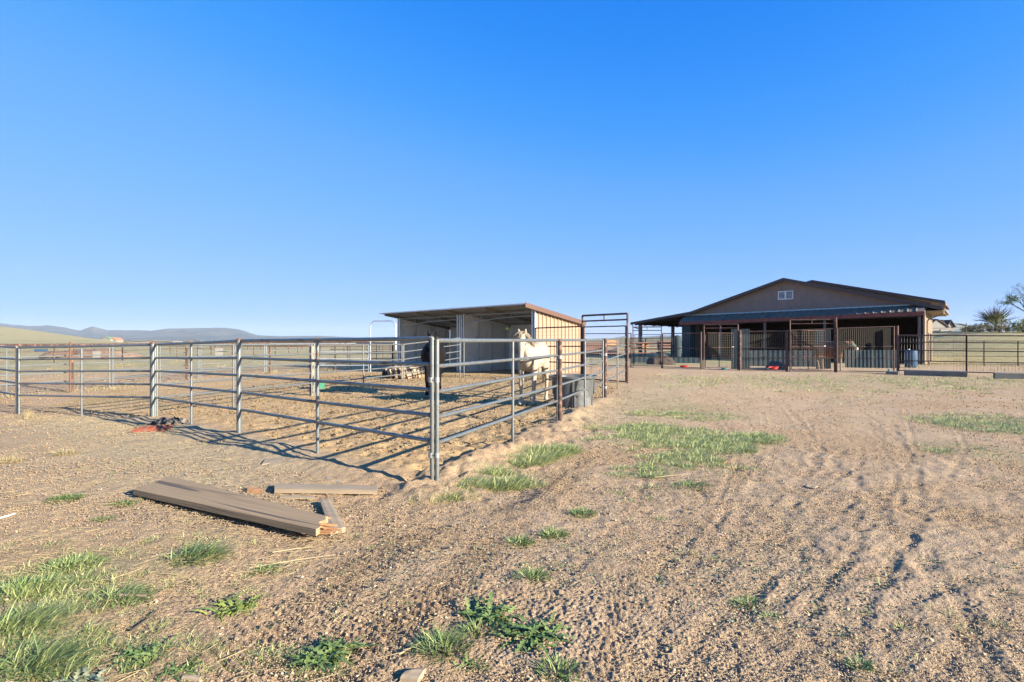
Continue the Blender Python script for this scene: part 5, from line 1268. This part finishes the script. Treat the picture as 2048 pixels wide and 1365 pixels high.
def tuft_blades(cx, cy, rad, n, h, rg, comb=(1, .25), combs=.5, lean=.5, wd=.004, ry=.7, tintm=.35):
    a = rg.uniform(0, 2*np.pi, n); r = rad*np.sqrt(rg.uniform(0, 1, n)); x = cx+r*np.cos(a); y = cy+r*np.sin(a)*ry
    z = gbase(x, y)-.004; L = h*rg.uniform(.45, 1.15, n)*(1-.45*(r/rad)**2)
    dx = np.cos(a)*(r/rad)+combs*comb[0]+rg.normal(0, .35, n); dy = np.sin(a)*(r/rad)+combs*comb[1]+rg.normal(0, .35, n)
    az = np.arctan2(dy, dx); ln = np.clip(rg.normal(lean, .3, n)+.45*(r/rad), .02, 1.4)
    V, q, t, m = blades(np.stack([x, y, z], 1), L, wd*rg.uniform(.6, 1.3, n), ln, az, rg)
    tint = np.clip(rg.beta(1.3, 2.2, n)*2*tintm, 0, 1); dry = rg.uniform(0, 1, n) < .08; tint[dry] = 1
    return V, q, t, np.repeat(tint, m)
def joinsets(S):
    off_ = 0; Vs, Q, T, N_ = [], [], [], []
    for V, q, t, tn in S:
        Vs.append(V); Q.append(q+off_); T.append(t+off_); N_.append(tn); off_ += len(V)
    return np.concatenate(Vs), np.concatenate(Q), np.concatenate(T), np.concatenate(N_)
rg = np.random.default_rng(5)
TUFTS = [  # px, py, radius, blades, height, comb strength, material, label
 (390, 1118, .19, 1100, .20, .9, 'grassd', 'large combed green grass clump below the big plank'),
 (1165, 1030, .115, 520, .10, .2, 'grassd', 'round green grass tuft right of the near corner, highest of the three small tufts'),
 (1108, 1072, .10, 360, .10, .3, 'grass', 'pale green grass tuft below the round one'),
 (1040, 1088, .09, 340, .10, .2, 'grassd', 'small dark green tuft left of the pale green one'),
 (1065, 1158, .10, 320, .11, .2, 'grassd', 'grey-green fine tuft above the big jagged weed'),
 (885, 1302, .115, 620, .14, .2, 'grassd', 'green grass tuft at the bottom left of the big jagged weed'),
 (955, 1268, .09, 330, .10, .2, 'grassd', 'thin grey-green tuft between the two bottom tufts'),
 (240, 1200, .16, 620, .15, .6, 'grassd', 'combed green tuft with a bone-coloured stick lying on it'),
 (40, 1255, .20, 1100, .20, .7, 'grass', 'long pale green grass at the lower left edge'),
 (70, 1335, .20, 1000, .20, .8, 'grassd', 'long green grass in the bottom left corner'),
 (150, 1132, .20, 1000, .09, .3, 'grass', 'low wide green grass patch above the lower left long grass'),
 (60, 1180, .22, 1000, .10, .3, 'grass', 'low green grass at the left edge below the sandy patch'),
 (1385, 975, .22, 900, .10, .5, 'grassd', 'dark green flattened clump below the big grass patch'),
 (1545, 1240, .055, 160, .06, .2, 'grass', 'tiny yellowish tuft on the gravel, right of centre bottom'),
 (1500, 1210, .10, 260, .06, .2, 'grassd', 'grey-green tuft with straw across it on the gravel'),
 (1720, 1335, .05, 150, .07, .3, 'grass', 'yellow-green tuft at the bottom right'),
 (1808, 1262, .06, 130, .05, .3, 'grass', 'thin green tuft on the wheel track at lower right'),
 (1875, 903, .20, 260, .05, .3, 'grass', 'flat green patch on the gravel left of the right edge patch'),
 (1120, 1345, .10, 330, .09, .2, 'grassd', 'pale tuft at the bottom edge right of the big jagged weed'),
 (535, 1142, .10, 260, .07, .3, 'grassd', 'small grey-green tuft crossed by a long straw'),
 (130, 915, .16, 420, .15, .1, 'dry', 'dry straw-coloured tuft in the litter at the left'),
 (20, 928, .16, 320, .13, .1, 'dry', 'dry straw-coloured tuft at the left edge'),
 (130, 1003, .17, 520, .07, .3, 'weed', 'low leafy green patch left of the big plank'),
 (255, 1012, .12, 300, .06, .2, 'weed', 'small leafy green patch just below the plank left end'),
 (205, 1042, .12, 260, .04, .4, 'weed', 'low green patch below the small leafy ones'),
]
for px, py, rad, n, h, cs, mk, lab in TUFTS:
    cx, cy = gp(px, py); V, q, t, tn = tuft_blades(cx, cy, rad, int(n*.95), h, rg, combs=cs, wd=.0058 if h > .06 else .006, lean=.55 if cs < .5 else .85)
    o = np_mesh('grass_tuft', V, q, t, M[mk], tn, (cx, cy, gz(cx, cy))); tag(o, lab, 'grass tuft', 'grass tufts on the dirt')
# jagged broad-leaved weeds
def rosette(cx, cy, rad, n, rg_, m, label, up=.35, parent=None, lobed=True):
    Vs, Q = [], []; tints = []; g = gz(cx, cy)
    for i in range(n):
        a = rg_.uniform(0, 2*math.pi); L = rad*rg_.uniform(.3, .85); el = rg_.uniform(.15, up+.45); w0 = L*rg_.uniform(.07, .12); seg = 11; b = len(Vs)
        ox, oy = cx+rg_.normal(0, rad*.28), cy+rg_.normal(0, rad*.2); dx, dy = math.cos(a), math.sin(a); x = y = 0; zz = .0; hh = 0
        tl = rg_.uniform(-.5, .5)
        for k in range(seg+1):
            t = k/seg; e = el*(1-1.5*t)
            lob = (1.0 if (k % 2 == 0) else .25) if lobed else 1
            wv = w0*math.sin(math.pi*min(1, .12+.88*t))**.7*lob if k < seg else .001
            px_, py_ = ox+dx*hh, oy+dy*hh
            fold = .25*wv
            Vs += [(px_-dy*wv, py_+dx*wv, g+zz+fold+tl*wv), (px_, py_, g+zz), (px_+dy*wv, py_-dx*wv, g+zz+fold-tl*wv)]
            hh += L/seg*math.cos(e); zz = max(.003, zz+L/seg*math.sin(e))
        for k in range(seg):
            c = b+k*3; Q += [(c, c+1, c+4, c+3), (c+1, c+2, c+5, c+4)]
        tints += [rg_.uniform(0, .8)]*((seg+1)*3)
    o = np_mesh('weed', np.array(Vs), np.array(Q), np.zeros((0, 3), int), m, np.array(tints), (cx, cy, g)); return tag(o, label, 'weed', 'broad-leaved weeds on the dirt')
for px, py, rad, n, mk, up, lab in ((985, 1238, .20, 120, 'weed', .5, 'jagged green weed at the bottom, left half of the pair'), (1068, 1278, .22, 130, 'weed', .4, 'jagged green weed at the bottom, right half of the pair'), (650, 1318, .19, 100, 'weed', .4, 'spreading jagged weed at the bottom, left of centre'),
        (465, 1222, .17, 80, 'leaf', .6, 'bright yellow-green leafy weed left of the spreading one'), (945, 1335, .10, 36, 'weed', .7, 'small upright weed at the bottom below the jagged pair'), (1130, 1368, .10, 40, 'weed', .4, 'weed cut by the bottom edge right of the jagged pair'),
        (290, 1320, .16, 70, 'weed', .6, 'upright leafy weed in the lower left'), (160, 1368, .13, 60, 'sage', .6, 'grey-green rosette at the bottom left edge'), (245, 1010, .12, 50, 'weed', .3, 'flat bright weed below the plank left end'), (150, 1000, .13, 60, 'weed', .3, 'flat bright weed left of the plank'), (360, 1345, .14, 60, 'weed', .4, 'leafy weed right of the lower left upright one')):
    cx, cy = gp(px, py); rosette(cx, cy, rad, n, rg, M[mk], lab, up)
# masses of grass nobody could count
S = []
def mass(px, py, rx, ry, k, h, cs=.6, wd=.006, n=60, rad=.12):
    cx, cy = gp(px, py)
    for _ in range(k):
        a = rg.uniform(0, 2*np.pi); r = math.sqrt(rg.uniform(0, 1)); S.append(tuft_blades(cx+rx*r*math.cos(a), cy+ry*r*math.sin(a), rad*rg.uniform(.5, 1.4), int(1.5*n*rg.uniform(.5, 1.3)), 1.25*h*rg.uniform(.6, 1.15), rg, combs=cs, wd=wd, lean=.7, tintm=.8))
mass(1340, 882, 1.25, 1.25, 150, .11, n=60); mass(1350, 880, .85, .9, 100, .13, n=80); mass(1230, 890, .5, .7, 26, .06, n=40); mass(1430, 940, .6, .3, 26, .06, n=40); mass(1290, 990, .4, .3, 14, .05, n=30); mass(1290, 865, .5, .6, 60, .10, n=80); mass(1430, 895, .5, .6, 70, .11, n=80); mass(1360, 925, .55, .35, 50, .09, n=70)
mass(1515, 880, .38, .40, 60, .10, n=70); mass(1405, 838, .9, .6, 50, .09, n=60); mass(1310, 832, .6, .35, 40, .08, n=60); mass(1280, 945, .35, .3, 28, .07, n=60)
mass(1095, 912, .28, .28, 40, .15, n=80); mass(1040, 930, .26, .2, 32, .13, n=80); mass(1000, 975, .42, .16, 46, .15, n=85, cs=.9); mass(900, 995, .22, .12, 22, .11, n=70); mass(955, 978, .45, .10, 30, .12, n=80, cs=.9); mass(1125, 905, .2, .2, 24, .13, n=80); mass(1062, 926, .2, .12, 18, .14, n=80); mass(985, 950, .2, .12, 16, .12, n=70); mass(850, 1003, .2, .1, 16, .08, n=60)
mass(1170, 858, .4, .35, 18, .07, n=45)
mass(90, 1150, .42, .28, 34, .05, n=55, cs=.4, wd=.004); mass(40, 1235, .38, .25, 26, .075, n=45, cs=.7, wd=.004); mass(80, 1320, .36, .2, 24, .075, n=45, cs=.8, wd=.004)
mass(170, 1190, .5, .3, 26, .07, n=50, wd=.004); mass(330, 1095, .5, .25, 24, .06, n=50, wd=.004); mass(240, 1330, .45, .2, 22, .06, n=50, wd=.004); mass(560, 1330, .3, .12, 12, .06, n=50, wd=.004)
mass(2010, 848, 1.5, 1.3, 130, .12, n=60, rad=.2); mass(1960, 905, .7, .6, 24, .06, n=50); mass(1880, 760, 3, 1.5, 20, .08, n=30)
for k in range(760):   # weeds in front of the barn pens
    px = rg.uniform(1270, 2060); py = rg.uniform(748, 790) if rg.uniform() < .8 else rg.uniform(744, 810)
    if fbm(np.array([px*.012]), np.array([py*.05]), 1, 2, 5)[0] < -.15: continue
    cx, cy = gp(px, py); S.append(tuft_blades(cx, cy, rg.uniform(.12, .4), 30, rg.uniform(.05, .13), rg, combs=.2, wd=.012, lean=.4, ry=.8, tintm=.7))
for k in range(700):   # sparse sprouts everywhere outside the pen
    px = rg.uniform(0, 2048); py = HZ+ (1365-HZ)*rg.uniform(.12, 1); cx, cy = gp(px, py)
    if inpoly(np.array([cx]), np.array([cy]), PEN)[0]: continue
    if fbm(np.array([cx]), np.array([cy]), .7, 2, 66)[0] < (.0 if px > 950 else -.3): continue
    S.append(tuft_blades(cx, cy, rg.uniform(.02, .09), int(rg.uniform(8, 40)), rg.uniform(.02, .07), rg, combs=.3, wd=.0035, lean=.6, tintm=.6))
for k in range(70):
    cx, cy = gp(rg.uniform(0, 420), rg.uniform(1080, 1365)); S.append(tuft_blades(cx, cy, rg.uniform(.05, .16), int(rg.uniform(30, 120)), rg.uniform(.04, .13), rg, combs=.5, wd=.0035, lean=.7, tintm=.5))
V, q, t, tn = joinsets(S)
tag(np_mesh('grass', V, q, t, M['grass'], tn), 'low green grass scattered over the dirt', 'grass', kind='stuff')
S = []
for k in range(240):   # field grass on the left beyond the pens, and on the right field
    if k < 130: cx, cy = rg.uniform(-26, -6), rg.uniform(18, 42)
    else: cx, cy = rg.uniform(22, 42), rg.uniform(24, 44)
    if inpoly(np.array([cx]), np.array([cy]), PEN)[0]: continue
    S.append(tuft_blades(cx, cy, rg.uniform(.3, .9), 40, rg.uniform(.10, .22), rg, combs=.2, wd=.02, lean=.4, ry=.9, tintm=.9))
for k in range(90):
    q_ = lerp(Q[0], Q[4], rg.uniform(0, 1)); S.append(tuft_blades(q_[0]+rg.normal(0, .5), q_[1]+rg.normal(0, .5), .3, 40, .22, rg, combs=.2, wd=.012, lean=.4, tintm=1.2))
for k in range(10): q_ = gp(rg.uniform(50, 90), rg.uniform(822, 834)); S.append(tuft_blades(q_[0], q_[1], .1, 12, .35, rg, combs=.1, wd=.005, lean=.1, tintm=1.2))
V, q, t, tn = joinsets(S); tag(np_mesh('dry_field_grass', V, q, t, M['dry'], tn), 'dry pale grass along the far fences and field', 'grass', kind='stuff')
# grey-green sprigs on the gravel
Vs, Q_, Tn = [], [], []; cnt = 0
def inframe(n, dmin, dmax, x0=0, x1=2048, pw=1.0):
    u = rg.uniform(0, 1, n)**pw; Y = 1/((1/dmin)+(1/dmax-1/dmin)*u); px = rg.uniform(x0, x1, n); return (px-1024)/F*Y, Y
X, Y = inframe(9000, 2.3, 13, 500, 2200)
msk = (fbm(X, Y, .7, 3, 71) > .12) & (~inpoly(X, Y, PEN)) & (X > -.9); X, Y = X[msk], Y[msk]
for sx, sy in zip(X, Y):
    k = 5; a = rg.uniform(0, 6.28, k); L = rg.uniform(.005, .016, k); g = float(0)
    for i in range(k):
        b = len(Vs); dx, dy = math.cos(a[i]), math.sin(a[i]); l = L[i]; w_ = l*.42
        Vs += [(sx, sy, .0), (sx+dx*l*.5-dy*w_, sy+dy*l*.5+dx*w_, l*.5), (sx+dx*l, sy+dy*l, l*.42), (sx+dx*l*.5+dy*w_, sy+dy*l*.5-dx*w_, l*.5)]; Q_.append((b, b+1, b+2, b+3))
    Tn += [rg.uniform(0, 1)]*(4*k)
Vs = np.array(Vs); Vs[:, 2] += gbase(Vs[:, 0], Vs[:, 1])+.004
tag(np_mesh('ground_sprigs', Vs, np.array(Q_), np.zeros((0, 3), int), M['sage'], np.array(Tn)), 'tiny grey-green sprigs growing through the gravel', 'ground cover', kind='stuff')
# gravel stones
def stones(X, Y, s, m, name, label, zoff=0.0, kind='stuff'):
    n = len(X); base = np.array([(1, 0, 0), (-1, 0, 0), (0, 1, 0), (0, -1, 0), (0, 0, 1), (0, 0, -1)], float)
    rot = rg.uniform(0, 6.28, n); c, s_ = np.cos(rot), np.sin(rot)
    P = base[None]*rg.uniform(.6, 1.25, (n, 6, 1)); P = P*np.stack([s*rg.uniform(.8, 1.4, n), s, s*rg.uniform(.5, .9, n)], 1)[:, None, :]
    x = P[..., 0]*c[:, None]-P[..., 1]*s_[:, None]; y = P[..., 0]*s_[:, None]+P[..., 1]*c[:, None]
    z = P[..., 2]+(gbase(X, Y)+zoff+s*.1)[:, None]; V = np.stack([x+X[:, None], y+Y[:, None], z], 2).reshape(-1, 3)
    T = np.array([(0, 2, 4), (2, 1, 4), (1, 3, 4), (3, 0, 4), (2, 0, 5), (1, 2, 5), (3, 1, 5), (0, 3, 5)]); tr = (np.arange(n)[:, None, None]*6+T[None]).reshape(-1, 3)
    tn = np.repeat(rg.uniform(0, 1, n)**1.6, 6)
    return tag(np_mesh(name, V, np.zeros((0, 4), int), tr, m, tn), label, 'gravel', kind=kind)
X, Y = inframe(60000, 2.25, 9, -150, 2200); k = ~inpoly(X, Y, PEN); X, Y = X[k], Y[k]
k = (X > -1.2+.0*Y) | (rg.uniform(0, 1, len(X)) < .45); X, Y = X[k], Y[k]
stones(X, Y, rg.uniform(.0022, .0052, len(X))*(1+1.6*(rg.uniform(0, 1, len(X)) > .96)), M['stone'], 'gravel', 'fine gravel over the near dirt', zoff=.007)
X, Y = inframe(30000, 4.0, 24, -50, 2100); k = rg.uniform(0, 1, len(X)) < .25+.75*(fbm(X, Y, .9, 2, 55) > -.1); X, Y = X[k], Y[k]
stones(X, Y, rg.uniform(.0006, .0016, len(X))*Y+.002, M['clod'], 'dirt_clods', 'small dirt clods over the pen and lane', zoff=.01)
X = rg.uniform(-8, 3, 5200); Y = rg.uniform(7, 24, 5200); k = inpoly(X, Y, PEN); X, Y = X[k], Y[k]
M['dung'] = mat('dry_dung', (.27, .19, .085), .95, 0, tint='tint', tcol=(.09, .06, .03))
stones(X, Y, rg.uniform(.012, .034, len(X)), M['dung'], 'manure_crumbs', 'dry manure crumbs on the pen floor', zoff=.012)
# straw and twigs
def straws(X, Y, L, r, m, name, label, az=None, zoff=.008, cat='straw'):
    n = len(X); a = rg.uniform(0, 6.28, n) if az is None else az+rg.normal(0, .45, n); dx, dy = np.cos(a)*L/2, np.sin(a)*L/2
    z0 = gbase(X, Y)+zoff+rg.uniform(0, .012, n); tl = rg.normal(0, .12, n)*L; P = []
    for sgn in (-1, 1):
        cx, cy, cz = X+sgn*dx, Y+sgn*dy, np.maximum(z0+sgn*tl/2, z0-.004)
        for q in range(3):
            t = 2*math.pi*q/3; P.append(np.stack([cx-np.sin(a)*np.cos(t)*r, cy+np.cos(a)*np.cos(t)*r, cz+np.sin(t)*r], 1))
    V = np.stack(P, 1).reshape(-1, 3); F_ = np.array([(0, 1, 4, 3), (1, 2, 5, 4), (2, 0, 3, 5)]); qd = (np.arange(n)[:, None, None]*6+F_[None]).reshape(-1, 4)
    return tag(np_mesh(name, V, qd, np.zeros((0, 3), int), m, np.repeat(rg.uniform(0, 1, n)**2, 6)), label, cat, kind='stuff')
x1, y1 = inframe(2600, 2.3, 9, 0, 2048); x2, y2 = inframe(5200, 3.2, 11, 0, 700); k = fbm(x2, y2, .6, 2, 81) > -.25; x2, y2 = x2[k], y2[k]
t_ = rg.uniform(0, 1, 5200); side = rg.integers(0, 2, 5200)
lx = np.where(side == 0, PA[0]+(PB[0]-PA[0])*t_, PB[0]+(PD[0]-PB[0])*t_)+rg.normal(0, .5, 5200)-.3; ly = np.where(side == 0, PA[1]+(PB[1]-PA[1])*t_, PB[1]+(PD[1]-PB[1])*t_)-np.abs(rg.normal(0, .8, 5200))-.1
x3 = rg.normal(3.3, .9, 2600); y3 = rg.uniform(9.5, 16, 2600); x3 += (y3-12)*.4
X = np.concatenate([x1, x2, lx, x3]); Y = np.concatenate([y1, y2, ly, y3]); k = ~inpoly(X, Y, PEN) & (Y > 2); X, Y = X[k], Y[k]
straws(X, Y, rg.uniform(.012, .06, len(X))*(1+2*(rg.uniform(0, 1, len(X)) > .95)), rg.uniform(.0006, .0016, len(X)), M['straw'], 'straw_litter', 'dry straw and stems littering the dirt', az=R(20))
X, Y = inframe(130, 2.3, 9, 0, 900); k = ~inpoly(X, Y, PEN); X, Y = X[k], Y[k]
straws(X, Y, rg.uniform(.05, .17, len(X)), rg.uniform(.0012, .0028, len(X)), M['straw'], 'dead_stems', 'longer dead stems lying on the left', az=R(28), cat='stems')
def stick(label, a, b, r, m=M['straw'], sagz=.0):
    A, B = G(*a), G(*b); A = Vector((A[0], A[1], gz(*A)+.015)); B = Vector((B[0], B[1], gz(*B)+.02)); mid = A.lerp(B, .5)+Vector((.01, .015, sagz))
    tag(TB(MB().tube([A, A.lerp(mid, .6), mid, mid.lerp(B, .6), B], [r, r*.95, r*.85, r*.7, r*.4], 6), 'stick', m, origin=tuple(A)), label, 'stick')
stick('long pale straw stalk below the big plank', (498, 1141), (672, 1116), .004)
stick('bone-coloured short stick on the combed tuft, lower left', (240, 1197), (298, 1203), .009, M['wood2'])
stick('pale thin stick left of the bottom tuft', (798, 1316), (862, 1283), .004)
stick('thin dark twig in the lower left dirt', (262, 1268), (318, 1225), .005, M['bark'])
stick('white bent stalk at the left edge', (-6, 1044), (32, 1034), .006, M['white'])
stick('thin straw stalk across the right of the pipe corner', (1310, 960), (1372, 955), .003)
stick('pale flat chip stick at the bottom, far left of centre', (545, 1110), (632, 1100), .004)
